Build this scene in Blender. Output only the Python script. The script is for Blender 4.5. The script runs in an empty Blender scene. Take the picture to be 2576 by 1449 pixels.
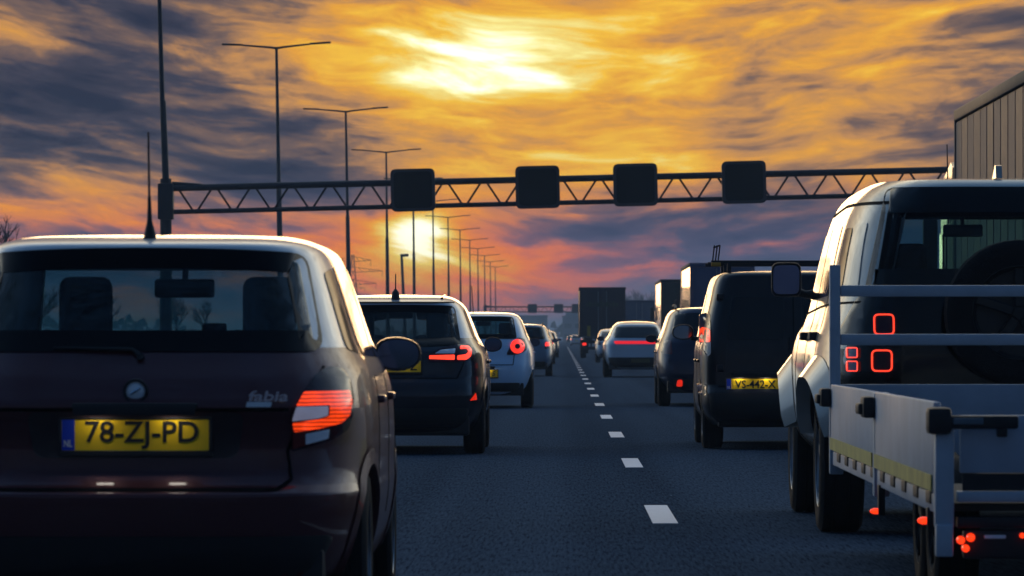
import bpy, bmesh, math, random
from mathutils import Vector, Matrix, Euler
random.seed(7)
SC = bpy.context.scene
COL = SC.collection

# ---------------------------------------------------------------- camera
# road frame: X right, Y forward, Z up.  The lens is a long telephoto.
FPX, VPX, HZY, CAMZ = 11800.0, 1415.0, 850.0, 1.1      # focal length, vanishing point in a 2576 px wide picture
cd = bpy.data.cameras.new('camera')
cam = bpy.data.objects.new('camera', cd); COL.objects.link(cam)
cam.location = (0, 0, CAMZ); cam.rotation_euler = (math.radians(90), 0, 0)
cd.sensor_width = 36.0; cd.lens = 36.0 * FPX / 2576.0
cd.shift_x = -(VPX - 1288.0) / 2576.0
cd.shift_y = (HZY - 724.5) / 2576.0
cd.clip_start = 0.5; cd.clip_end = 30000
cd.dof.use_dof = True; cd.dof.focus_distance = 38.0; cd.dof.aperture_fstop = 11.0
SC.camera = cam
SC.view_settings.view_transform = 'Standard'
SC.view_settings.look = 'None'
SC.view_settings.exposure = 0.0
SC.view_settings.gamma = 1.0
SC.render.resolution_x, SC.render.resolution_y = 1024, 576
SC.render.engine = 'CYCLES'
SC.cycles.max_bounces = 7; SC.cycles.transparent_max_bounces = 12
SC.cycles.glossy_bounces = 4; SC.cycles.diffuse_bounces = 3; SC.cycles.volume_bounces = 0
SC.cycles.sample_clamp_indirect = 6.0
SC.cycles.use_denoising = True

def s2l(c):
    return tuple((v / 12.92 if v <= 0.04045 else ((v + 0.055) / 1.055) ** 2.4) for v in [x / 255.0 for x in c])

# ---------------------------------------------------------------- node helpers
class NT:
    def __init__(self, tree): self.t = tree
    def n(self, kind, **kw):
        nd = self.t.nodes.new(kind)
        for k, v in kw.items(): setattr(nd, k, v)
        return nd
    def link(self, a, b): self.t.links.new(a, b)
    def put(self, sock, v):
        if hasattr(v, 'is_output') or isinstance(v, bpy.types.NodeSocket): self.t.links.new(v, sock)
        else: sock.default_value = v
    def m(self, op, a, b=None, c=None, clamp=False):
        nd = self.n('ShaderNodeMath', operation=op); nd.use_clamp = clamp
        self.put(nd.inputs[0], a)
        if b is not None: self.put(nd.inputs[1], b)
        if c is not None: self.put(nd.inputs[2], c)
        return nd.outputs[0]
    def add(self, *a):
        r = a[0]
        for x in a[1:]: r = self.m('ADD', r, x)
        return r
    def mul(self, a, b): return self.m('MULTIPLY', a, b)
    def sub(self, a, b): return self.m('SUBTRACT', a, b)
    def vec(self, x, y, z=0.0):
        nd = self.n('ShaderNodeCombineXYZ')
        for i, v in enumerate((x, y, z)): self.put(nd.inputs[i], v)
        return nd.outputs[0]
    def noise(self, vec, scale=1.0, detail=4.0, rough=0.5, dist=0.0, color=False):
        nd = self.n('ShaderNodeTexNoise')
        if vec is not None: self.link(vec, nd.inputs['Vector'])
        nd.inputs['Scale'].default_value = scale; nd.inputs['Detail'].default_value = detail
        nd.inputs['Roughness'].default_value = rough; nd.inputs['Distortion'].default_value = dist
        return nd.outputs['Color' if color else 'Fac']
    def ramp(self, fac, stops, interp='LINEAR'):
        nd = self.n('ShaderNodeValToRGB'); cr = nd.color_ramp; cr.interpolation = interp
        while len(cr.elements) < len(stops): cr.elements.new(0.5)
        for e, (p, c) in zip(cr.elements, stops):
            e.position = p; e.color = (*c, 1.0) if len(c) == 3 else c
        self.put(nd.inputs[0], fac)
        return nd.outputs[0]
    def mix(self, f, a, b, kind='MIX'):
        nd = self.n('ShaderNodeMix', data_type='RGBA', blend_type=kind); nd.clamp_factor = True
        self.put(nd.inputs[0], f)
        for s, v in ((nd.inputs[6], a), (nd.inputs[7], b)):
            if isinstance(v, tuple): s.default_value = (*v, 1.0) if len(v) == 3 else v
            else: self.link(v, s)
        return nd.outputs[2]
    def step(self, v, lo, hi):
        nd = self.n('ShaderNodeMapRange', interpolation_type='SMOOTHSTEP')
        self.put(nd.inputs[0], v); nd.inputs[1].default_value = lo; nd.inputs[2].default_value = hi
        nd.inputs[3].default_value = 0.0; nd.inputs[4].default_value = 1.0
        return nd.outputs[0]

# ---------------------------------------------------------------- sky: low sun behind broken cloud
SUN_AZ, SUN_EL = -1.4, 3.4          # degrees; az measured from straight ahead (+Y) to the right
world = bpy.data.worlds.new('World'); SC.world = world; world.use_nodes = True
def build_world():
    w = NT(world.node_tree); w.t.nodes.clear()
    tc = w.n('ShaderNodeTexCoord')
    sp = w.n('ShaderNodeSeparateXYZ'); w.link(tc.outputs['Generated'], sp.inputs[0])
    X, Y, Z = sp.outputs
    az = w.mul(w.m('ARCTAN2', X, Y), 57.29578)
    el = w.mul(w.m('ARCSINE', w.m('MINIMUM', w.m('MAXIMUM', Z, -1.0), 1.0)), 57.29578)
    # clouds lie in streaks that open like a fan round the sun's bearing
    a1 = w.sub(az, 0.6)
    hyp = w.sub(w.m('SQRT', w.add(w.mul(a1, a1), 5.0)), 2.236)
    els = w.sub(el, w.mul(hyp, 0.17))
    wn = w.n('ShaderNodeSeparateColor'); w.link(w.noise(w.vec(w.mul(az, .30), w.mul(els, .75), 3.1), 1.0, 2.0, .5, 0, True), wn.inputs[0])
    px = w.add(az, w.mul(w.sub(wn.outputs[0], .5), 2.2))
    py = w.add(els, w.mul(w.sub(wn.outputs[1], .5), .8))
    n1 = w.noise(w.vec(w.mul(px, .34), w.mul(py, 1.25), 11.7), 1.0, 7.0, .56)
    n2 = w.noise(w.vec(w.mul(px, .80), w.mul(py, 4.2), 5.3), 1.0, 5.0, .55, .15)
    n3 = w.noise(w.vec(w.mul(px, .10), w.mul(py, .42), 27.0), 1.0, 2.0, .5)
    def gauss(ca, ce, sa, se):
        u = w.mul(w.sub(az, ca), 1.0 / sa); v = w.mul(w.sub(el, ce), 1.0 / se)
        return w.m('EXPONENT', w.mul(w.add(w.mul(u, u), w.mul(v, v)), -1.0))
    g = [(0.24, 0.9, 3.0, 5.4, 3.0),     # broad warm light round the sun
         (0.48, -0.9, 3.42, 2.7, .80),   # the sun behind thin cloud
         (0.34, -1.0, 3.46, 1.5, .36),
         (0.25, -1.15, 2.92, .8, .20),
         (0.30, 0.5, 2.2, 1.7, .38),     # lit bank right of it
         (0.16, 3.6, 3.4, 2.8, .9),
         (0.88, -1.74, 1.28, .42, .28),  # second gap under the bank
         (0.46, -1.70, .85, 1.4, .52),
         (0.30, -5.9, 1.65, 1.7, .40)]
    dk = [(-.28, -3.0, 2.35, 1.7, .36),  # grey bank left of the sun
         (-.20, -3.2, 1.80, 1.6, .20),
         (-.13, -5.4, 3.0, 2.2, .8),
         (-.27, 3.4, 1.10, 3.0, .60),
         (-.08, 3.6, 2.75, 2.0, .30),
         (-.03, 4.9, 3.5, 1.4, .30)]
    n4 = w.noise(w.vec(w.mul(px, 2.6), w.mul(py, 7.0), 41.0), 1.0, 6.0, .6)
    b = w.add(.20, w.mul(w.sub(n1, .5), .92), w.mul(w.sub(n2, .5), .80), w.mul(w.sub(n3, .5), .30), w.mul(w.sub(n4, .5), .22))
    gs = 0.0
    for k, ca, ce, sa, se in g: gs = w.add(gs, w.mul(gauss(ca, ce, sa, se), k))
    b = w.add(b, w.mul(gs, w.add(.66, w.mul(n2, .68))))
    for k, ca, ce, sa, se in dk: b = w.add(b, w.mul(gauss(ca, ce, sa, se), k))
    hi = w.ramp(w.mul(b, .8), [(0.0, s2l((40, 46, 66))), (.13, s2l((66, 65, 80))), (.25, s2l((122, 98, 88))), (.36, s2l((198, 142, 86))),
                (.50, s2l((238, 166, 58))), (.64, s2l((255, 200, 62))), (.80, s2l((255, 238, 145))), (1.0, s2l((255, 253, 225)))])
    lo = w.ramp(w.mul(b, .8), [(0.0, s2l((54, 66, 98))), (.15, s2l((84, 82, 112))), (.27, s2l((146, 96, 112))), (.37, s2l((224, 112, 86))),
                (.49, s2l((252, 128, 44))), (.63, s2l((255, 164, 34))), (.80, s2l((255, 218, 90))), (1.0, s2l((255, 252, 215)))])
    c = w.mix(w.step(el, .8, 2.2), lo, hi)
    # pale grey-blue band over the horizon away from the sun
    hz = w.mul(w.sub(1.0, w.step(el, .1, 1.25)), w.step(az, -1.0, 1.8))
    c = w.mix(w.mul(hz, .72), c, s2l((96, 106, 134)))
    # brightness of the burning gaps goes beyond white
    hot = w.add(1.0, w.mul(w.m('MAXIMUM', w.sub(b, .95), 0.0), 1.6))
    # angle from the sun: warm round it, pale thin cloud overhead, dull blue evening behind
    sa, se = math.radians(SUN_AZ), math.radians(SUN_EL)
    dp = w.n('ShaderNodeVectorMath', operation='DOT_PRODUCT'); w.link(tc.outputs['Generated'], dp.inputs[0])
    dp.inputs[1].default_value = (math.sin(sa) * math.cos(se), math.cos(sa) * math.cos(se), math.sin(se))
    ang = w.mul(w.m('ARCCOSINE', w.m('MINIMUM', w.m('MAXIMUM', dp.outputs['Value'], -1.0), 1.0)), 57.29578)
    far = w.step(ang, 5.5, 26.0)
    nb = w.noise(tc.outputs['Generated'], 3.5, 5.0, .55)
    dome = w.ramp(w.mul(ang, 1 / 180.0), [(0.0, (.80, .45, .14)), (.08, (1.5, 1.10, .60)), (.17, (1.15, 1.15, 1.0)), (.30, (.40, .54, .72)), (.42, (.11, .24, .46)), (.53, (.030, .095, .225)), (.68, (.009, .042, .125)), (1.0, (.008, .038, .115))])
    blue = w.n('ShaderNodeVectorMath', operation='SCALE'); w.link(dome, blue.inputs[0]); w.link(w.add(.40, w.mul(w.step(w.add(w.mul(nb, .45), w.mul(n1, .55)), .36, .64), 1.25)), blue.inputs['Scale'])
    sky = w.n('ShaderNodeTexSky', sky_type='NISHITA'); sky.sun_disc = False
    sky.sun_elevation = math.radians(SUN_EL); sky.sun_rotation = math.radians(SUN_AZ)
    sky.air_density = 1.2; sky.dust_density = 1.0
    bs = w.n('ShaderNodeMix', data_type='RGBA', blend_type='ADD'); bs.inputs[0].default_value = 1.0
    sk = w.n('ShaderNodeVectorMath', operation='SCALE'); w.link(sky.outputs[0], sk.inputs[0]); sk.inputs['Scale'].default_value = 0.02
    w.link(blue.outputs[0], bs.inputs[6]); w.link(sk.outputs[0], bs.inputs[7])
    hs = w.n('ShaderNodeVectorMath', operation='SCALE'); w.link(c, hs.inputs[0]); w.link(hot, hs.inputs['Scale'])
    c = w.mix(far, hs.outputs[0], bs.outputs[2])
    bg = w.n('ShaderNodeBackground'); w.link(c, bg.inputs[0]); bg.inputs[1].default_value = 1.0
    out = w.n('ShaderNodeOutputWorld'); w.link(bg.outputs[0], out.inputs[0])
build_world()
world.cycles.sampling_method = 'MANUAL'; world.cycles.sample_map_resolution = 2048

sl = bpy.data.lights.new('sun', 'SUN'); sl.energy = .22; sl.angle = math.radians(11.0); sl.color = (1.0, .62, .30)
sun = bpy.data.objects.new('sun', sl); COL.objects.link(sun)
_a, _e = math.radians(SUN_AZ), math.radians(SUN_EL)
sun.rotation_euler = Vector((math.sin(_a) * math.cos(_e), math.cos(_a) * math.cos(_e), math.sin(_e))).to_track_quat('Z', 'Y').to_euler()

# ---------------------------------------------------------------- materials
_M = {}
def principled(name):
    m = bpy.data.materials.new(name); m.use_nodes = True
    t = NT(m.node_tree); p = t.t.nodes['Principled BSDF']
    _M[name] = m
    return m, t, p
def mat(name, base, rough=.5, metal=0.0, coat=0.0, spec=.5, var=.12, scale=6.0, bump=0.0, bscale=60.0, rvar=.12):
    """plain procedural surface: colour and gloss wander a little, optional fine relief"""
    if name in _M: return _M[name]
    m, t, p = principled(name)
    tc = t.n('ShaderNodeTexCoord')
    nz = t.noise(tc.outputs['Object'], scale, 5.0, .6)
    c = t.mix(nz, tuple(v * (1 - var) for v in base), tuple(min(1, v * (1 + var)) for v in base))
    t.link(c, p.inputs['Base Color'])
    n2 = t.noise(tc.outputs['Object'], scale * 2.7, 4.0, .6)
    t.link(t.m('ADD', rough - rvar * .5, t.mul(n2, rvar)), p.inputs['Roughness'])
    p.inputs['Metallic'].default_value = metal
    p.inputs['Specular IOR Level'].default_value = spec
    p.inputs['Coat Weight'].default_value = coat; p.inputs['Coat Roughness'].default_value = .06
    if bump:
        b = t.n('ShaderNodeBump'); b.inputs['Strength'].default_value = bump; b.inputs['Distance'].default_value = .01
        t.link(t.noise(tc.outputs['Object'], bscale, 3.0, .6), b.inputs['Height']); t.link(b.outputs[0], p.inputs['Normal'])
    return m
def paint(name, base, metal=.0, rough=.38, coat=.8, flake=.0):
    """car lacquer with road film: clear coat over colour, dust that dulls the gloss in patches"""
    if name in _M: return _M[name]
    m, t, p = principled(name)
    tc = t.n('ShaderNodeTexCoord')
    nz = t.noise(tc.outputs['Object'], 2.2, 5.0, .6)
    fl = t.noise(tc.outputs['Object'], 900.0, 1.0, .5)
    c = t.mix(t.mul(t.step(nz, .45, .8), .10), base, (.08, .085, .095))
    if flake: c = t.mix(t.mul(t.step(fl, .55, .75), flake), c, tuple(min(1, v * 2.2 + .02) for v in base))
    t.link(c, p.inputs['Base Color'])
    p.inputs['Metallic'].default_value = metal; p.inputs['Roughness'].default_value = rough; p.inputs['Specular IOR Level'].default_value = .2
    p.inputs['Coat Weight'].default_value = coat; p.inputs['Coat IOR'].default_value = 1.55
    t.link(t.m('ADD', .05, t.mul(t.step(nz, .4, .85), .14)), p.inputs['Coat Roughness'])
    return m
def lit(name, col, strength, base=None, rib=0.0, rscale=40.0, axis='Z'):
    """a lamp lens that gives off light; rib = moulded prisms in the lens"""
    if name in _M: return _M[name]
    m, t, p = principled(name)
    p.inputs['Base Color'].default_value = (*(base or tuple(v * .3 for v in col)), 1)
    p.inputs['Roughness'].default_value = .2; p.inputs['Emission Color'].default_value = (*col, 1)
    p.inputs['Coat Weight'].default_value = .5
    tc = t.n('ShaderNodeTexCoord')
    if rib:
        wv = t.n('ShaderNodeTexWave', bands_direction=axis); t.link(tc.outputs['Object'], wv.inputs['Vector'])
        wv.inputs['Scale'].default_value = rscale; wv.inputs['Distortion'].default_value = 1.0; wv.inputs['Detail'].default_value = 2
        nz = t.noise(tc.outputs['Object'], 14.0, 3.0, .5)
        f = t.mul(t.add(1 - rib, t.mul(wv.outputs[1], rib)), t.add(.45, t.mul(nz, 1.1)))
        t.link(t.mul(f, strength), p.inputs['Emission Strength'])
    else:
        nz = t.noise(tc.outputs['Object'], 20.0, 2.0, .5)
        t.link(t.mul(t.add(.75, t.mul(nz, .5)), strength), p.inputs['Emission Strength'])
    return m
def glass(name, tint=(.35, .55, .55), rough=0.0, refl=1.0):
    if name in _M: return _M[name]
    m = bpy.data.materials.new(name); m.use_nodes = True; _M[name] = m
    t = NT(m.node_tree); t.t.nodes.clear()
    tr = t.n('ShaderNodeBsdfTransparent'); tr.inputs[0].default_value = (*tint, 1)
    gl = t.n('ShaderNodeBsdfGlossy'); gl.inputs['Roughness'].default_value = .02 + rough; gl.inputs['Color'].default_value = (refl, refl, refl, 1)
    fr = t.n('ShaderNodeFresnel'); fr.inputs[0].default_value = 1.45
    tc = t.n('ShaderNodeTexCoord'); nz = t.noise(tc.outputs['Object'], 5.0, 4.0, .6)
    mx = t.n('ShaderNodeMixShader'); t.link(t.mul(fr.outputs[0], t.add(.8, t.mul(nz, .4))), mx.inputs[0])
    t.link(tr.outputs[0], mx.inputs[1]); t.link(gl.outputs[0], mx.inputs[2])
    o = t.n('ShaderNodeOutputMaterial'); t.link(mx.outputs[0], o.inputs[0])
    return m

BLACK = mat('black_plastic', (.012, .012, .014), .55, bump=.15, bscale=300)
TRIM = mat('dark_cabin_trim', (.010, .010, .012), .9, spec=.1)
FRIT = mat('black_window_border', (.005, .005, .007), .3, spec=.12)
RUBBER = mat('tyre_rubber', (.014, .014, .015), .85, bump=.4, bscale=120, spec=.2)
ALLOY = mat('wheel_alloy', (.32, .33, .35), .35, metal=.9)
CHROME = mat('chrome', (.62, .64, .68), .14, metal=1.0, rvar=.06)
SEAM = mat('panel_gap', (.004, .004, .005), .8, spec=.1)
DARKGLASS = mat('dark_side_glass', (.008, .010, .013), .08, coat=.0, spec=.4, rvar=.04)
MIRRORGLASS = mat('mirror_glass', (.16, .19, .24), .05, metal=1.0, rvar=.03)
REDDARK = mat('unlit_red_lens', (.14, .006, .006), .2, coat=.6)
WHITELENS = mat('clear_lens', (.90, .90, 1.0), .22, coat=.6, bump=.5, bscale=90)
PLATEYEL = mat('plate_yellow', s2l((250, 205, 10)), .5, var=.05)
PLATEBLUE = mat('plate_blue', s2l((20, 60, 190)), .5, var=.05)
PLATEINK = mat('plate_ink', (.012, .012, .012), .5)
PLATEWHITE = mat('plate_white', (.7, .7, .68), .5)
LAMPRED = lit('lit_red_lamp', (1.0, .030, .014), 1.5)
LAMPRIB = lit('lit_red_ribbed_lamp', (1.0, .060, .006), 1.35, base=(.15, .0, .0), rib=.75, rscale=22.0)
LAMPLINE = lit('lit_red_light_guide', (1.0, .050, .02), 1.7)
REFLGLOW = lit('glowing_reflector', (1.0, .03, .01), .7)  # reflectors glow by themselves: the light they return is put in as emission
LAMPPLATE = lit('plate_light', (1.0, .93, .8), 16.0)
GLASS_T = glass('tinted_rear_glass', (.17, .36, .40))
GLASS_S = glass('smoked_rear_glass', (.22, .26, .26))
GLASS_F = glass('windscreen_glass', (.62, .80, .80))

# ---------------------------------------------------------------- mesh helpers
def link(o, parent=None):
    COL.objects.link(o)
    if parent is not None: o.parent = parent
    return o
def finish(name, bm, m, parent=None, smooth=40):
    bmesh.ops.recalc_face_normals(bm, faces=bm.faces)
    me = bpy.data.meshes.new(name); bm.to_mesh(me); bm.free()
    if m is not None: me.materials.append(m)
    if smooth:
        me.shade_smooth(); me.set_sharp_from_angle(angle=math.radians(smooth))
    return link(bpy.data.objects.new(name, me), parent)
def share(name, me, parent, loc=(0, 0, 0), rot=(0, 0, 0), scale=(1, 1, 1)):
    o = link(bpy.data.objects.new(name, me), parent); o.location = loc; o.rotation_euler = rot; o.scale = scale
    return o
def tag(o, label=None, cat=None, group=None, kind=None):
    if label: o['label'] = label
    if cat: o['category'] = cat
    if group: o['group'] = group
    if kind: o['kind'] = kind
    return o
def thing(name, label, cat, loc=(0, 0, 0), rotz=0.0, group=None):
    o = bpy.data.objects.new(name, None); COL.objects.link(o); o.empty_display_size = .3
    o.location = loc; o.rotation_euler = (0, 0, rotz)
    return tag(o, label, cat, group)
def box(bm, x0, x1, y0, y1, z0, z1, bevel=0.0, M=None, seg=2):
    r = bmesh.ops.create_cube(bm, size=1.0)
    vs = r['verts']
    for v in vs:
        v.co = Vector(((x0 + x1) / 2 + v.co.x * (x1 - x0), (y0 + y1) / 2 + v.co.y * (y1 - y0), (z0 + z1) / 2 + v.co.z * (z1 - z0)))
        if M is not None: v.co = M @ v.co
    if bevel:
        es = list({e for v in vs for e in v.link_edges})
        bmesh.ops.bevel(bm, geom=es, offset=bevel, segments=seg, affect='EDGES', profile=.6, clamp_overlap=True)
def tube(bm, pts, r, n=8, cap=True):
    pts = [Vector(p) for p in pts]; rs = r if isinstance(r, (list, tuple)) else [r] * len(pts)
    rings = []
    for i, p in enumerate(pts):
        d = (pts[min(i + 1, len(pts) - 1)] - pts[max(i - 1, 0)]).normalized()
        up = Vector((0, 0, 1)) if abs(d.z) < .9 else Vector((1, 0, 0))
        u = d.cross(up).normalized(); v = u.cross(d)
        rings.append([bm.verts.new(p + (u * math.cos(2 * math.pi * k / n) + v * math.sin(2 * math.pi * k / n)) * rs[i]) for k in range(n)])
    for a, b in zip(rings, rings[1:]):
        for k in range(n): bm.faces.new((a[k], a[(k + 1) % n], b[(k + 1) % n], b[k]))
    if cap and n > 2:
        bm.faces.new(rings[0][::-1]); bm.faces.new(rings[-1])
def lathe(bm, prof, n=28, M=None):
    """profile (radius, x) turned about the X axis"""
    rings = []
    for r, x in prof:
        rings.append([bm.verts.new((x, r * math.cos(2 * math.pi * k / n), r * math.sin(2 * math.pi * k / n))) for k in range(n)])
    for a, b in zip(rings, rings[1:]):
        for k in range(n): bm.faces.new((a[k], a[(k + 1) % n], b[(k + 1) % n], b[k]))
    if M is not None:
        for rg in rings:
            for v in rg: v.co = M @ v.co
def prism(bm, poly, f0, f1):
    """closed outline carried by two maps (front and back)"""
    a = [bm.verts.new(f0(*p)) for p in poly]; b = [bm.verts.new(f1(*p)) for p in poly]
    n = len(poly)
    bm.faces.new(a); bm.faces.new(b[::-1])
    for k in range(n): bm.faces.new((a[k], b[k], b[(k + 1) % n], a[(k + 1) % n]))
def round_poly(pts, r, seg=4):
    out = []; n = len(pts)
    for i in range(n):
        p = Vector(pts[i]); a = Vector(pts[i - 1]); b = Vector(pts[(i + 1) % n])
        da, db = (a - p), (b - p)
        rr = min(r, da.length * .45, db.length * .45)
        p0 = p + da.normalized() * rr; p1 = p + db.normalized() * rr
        for k in range(seg + 1):
            t = k / seg
            q = p0 * (1 - t) ** 2 + p * 2 * t * (1 - t) + p1 * t * t
            out.append((q.x, q.y))
    return out
def inside(pt, poly):
    x, y = pt; c = False; n = len(poly); j = n - 1
    for i in range(n):
        xi, yi = poly[i]; xj, yj = poly[j]
        if (yi > y) != (yj > y) and x < (xj - xi) * (y - yi) / (yj - yi) + xi: c = not c
        j = i
    return c
def inset(poly, d):
    """move every corner of a convex-ish outline inwards"""
    n = len(poly); ar = sum(poly[i - 1][0] * poly[i][1] - poly[i][0] * poly[i - 1][1] for i in range(n)); s = 1 if ar > 0 else -1
    out = []
    for i in range(n):
        a = Vector(poly[i - 1]); p = Vector(poly[i]); b = Vector(poly[(i + 1) % n])
        e0 = (p - a); e1 = (b - p)
        if e0.length < 1e-6: e0 = e1
        if e1.length < 1e-6: e1 = e0
        nn = (Vector((-e0.y, e0.x)).normalized() + Vector((-e1.y, e1.x)).normalized())
        nn = nn.normalized() if nn.length > 1e-6 else Vector((0, 0))
        q = p + nn * d * s
        out.append((q.x, q.y))
    return out
def dens(poly, step):
    out = []; n = len(poly)
    for i in range(n):
        a = Vector(poly[i]); b = Vector(poly[(i + 1) % n]); k = max(1, int((b - a).length / step))
        out += [tuple(a.lerp(b, j / k)) for j in range(k)]
    return out
def patch(name, poly, f, m, parent, off=.004, thick=.012, grid=.07, smooth=50):
    """a panel cut to an outline that follows a curved surface and stands a little proud of it"""
    bm = bmesh.new()
    vs = [bm.verts.new((p[0], p[1], 0)) for p in poly]
    bm.faces.new(vs)
    bmesh.ops.triangulate(bm, faces=bm.faces[:])
    for ax in (0, 1):
        lo = min(p[ax] for p in poly); hi = max(p[ax] for p in poly)
        k = int((hi - lo) / grid)
        for i in range(1, k + 1):
            c = lo + (hi - lo) * i / (k + 1)
            no = (1, 0, 0) if ax == 0 else (0, 1, 0); co = (c, 0, 0) if ax == 0 else (0, c, 0)
            bmesh.ops.bisect_plane(bm, geom=bm.verts[:] + bm.edges[:] + bm.faces[:], plane_co=co, plane_no=no, dist=1e-6)
    be = [e for e in bm.edges if e.is_boundary]
    top = set(bm.verts)
    r = bmesh.ops.extrude_edge_only(bm, edges=be)
    for v in bm.verts:
        v.co = f(v.co.x, v.co.y, off if v in top else off - thick)
    return finish(name, bm, m, parent, smooth)
def ring(name, outer, inner, f, m, parent, off=.006, thick=.012):
    bm = bmesh.new(); n = len(outer)
    A = [bm.verts.new(f(*p, off)) for p in outer]; B = [bm.verts.new(f(*p, off)) for p in inner]
    C = [bm.verts.new(f(*p, off - thick)) for p in outer]; D = [bm.verts.new(f(*p, off - thick)) for p in inner]
    for i in range(n):
        j = (i + 1) % n
        bm.faces.new((A[i], A[j], B[j], B[i])); bm.faces.new((C[i], C[j], A[j], A[i])); bm.faces.new((B[i], B[j], D[j], D[i]))
    return finish(name, bm, m, parent, 50)
def ribbon(name, pts, f, m, parent, width=.006, off=.003):
    """a thin strip along a line on a surface (panel gaps, mouldings)"""
    bm = bmesh.new(); pts = [Vector(p) for p in pts]; L, R = [], []
    P = []
    for a, b in zip(pts, pts[1:]):
        k = max(1, int((b - a).length / .05)); P += [a.lerp(b, j / k) for j in range(k)]
    P.append(pts[-1])
    for i, p in enumerate(P):
        d = (P[min(i + 1, len(P) - 1)] - P[max(i - 1, 0)]).normalized(); nn = Vector((-d.y, d.x)) * width * .5
        L.append((p + nn)); R.append((p - nn))
    va = [bm.verts.new(f(*p, off)) for p in L]; vb = [bm.verts.new(f(*p, off)) for p in R]
    vc = [bm.verts.new(f(*p, off - .01)) for p in L]; vd = [bm.verts.new(f(*p, off - .01)) for p in R]
    for i in range(len(P) - 1):
        bm.faces.new((va[i], va[i + 1], vb[i + 1], vb[i])); bm.faces.new((vc[i], vc[i + 1], va[i + 1], va[i])); bm.faces.new((vb[i], vb[i + 1], vd[i + 1], vd[i]))
    return finish(name, bm, m, parent, 50)
def text(name, s, size, m, parent, loc, width=None, bold=.0, shear=0.0, depth=.001):
    cu = bpy.data.curves.new(name, 'FONT'); cu.body = s; cu.size = size; cu.extrude = depth; cu.offset = bold
    cu.align_x = 'CENTER'; cu.align_y = 'CENTER'; cu.shear = shear; cu.resolution_u = 4
    to = bpy.data.objects.new(name, cu); COL.objects.link(to)
    dg = bpy.context.evaluated_depsgraph_get()
    me = bpy.data.meshes.new_from_object(to.evaluated_get(dg)); bpy.data.objects.remove(to); bpy.data.curves.remove(cu)
    me.name = name
    xs = [v.co.x for v in me.vertices]; ys = [v.co.y for v in me.vertices]
    if xs:
        cx, cy = (min(xs) + max(xs)) / 2, (min(ys) + max(ys)) / 2; k = (width / (max(xs) - min(xs))) if width else 1.0
        for v in me.vertices: v.co = Vector(((v.co.x - cx) * k, -v.co.z, v.co.y - cy))
    me.materials.clear(); me.materials.append(m)
    o = link(bpy.data.objects.new(name, me), parent); o.location = loc
    return o
def pchip(xs, ys):
    n = len(xs); h = [xs[i + 1] - xs[i] for i in range(n - 1)]; d = [(ys[i + 1] - ys[i]) / h[i] for i in range(n - 1)]
    m = [d[0]] + [0.0 if d[i - 1] * d[i] <= 0 else 2 * d[i - 1] * d[i] / (d[i - 1] + d[i]) for i in range(1, n - 1)] + [d[-1]]
    def f(x):
        if x <= xs[0]: return ys[0]
        if x >= xs[-1]: return ys[-1]
        i = 0
        while x > xs[i + 1]: i += 1
        t = (x - xs[i]) / h[i]
        return ((1 + 2 * t) * (1 - t) ** 2 * ys[i] + t * (1 - t) ** 2 * h[i] * m[i] + t * t * (3 - 2 * t) * ys[i + 1] + t * t * (t - 1) * h[i] * m[i + 1])
    return f

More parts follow.
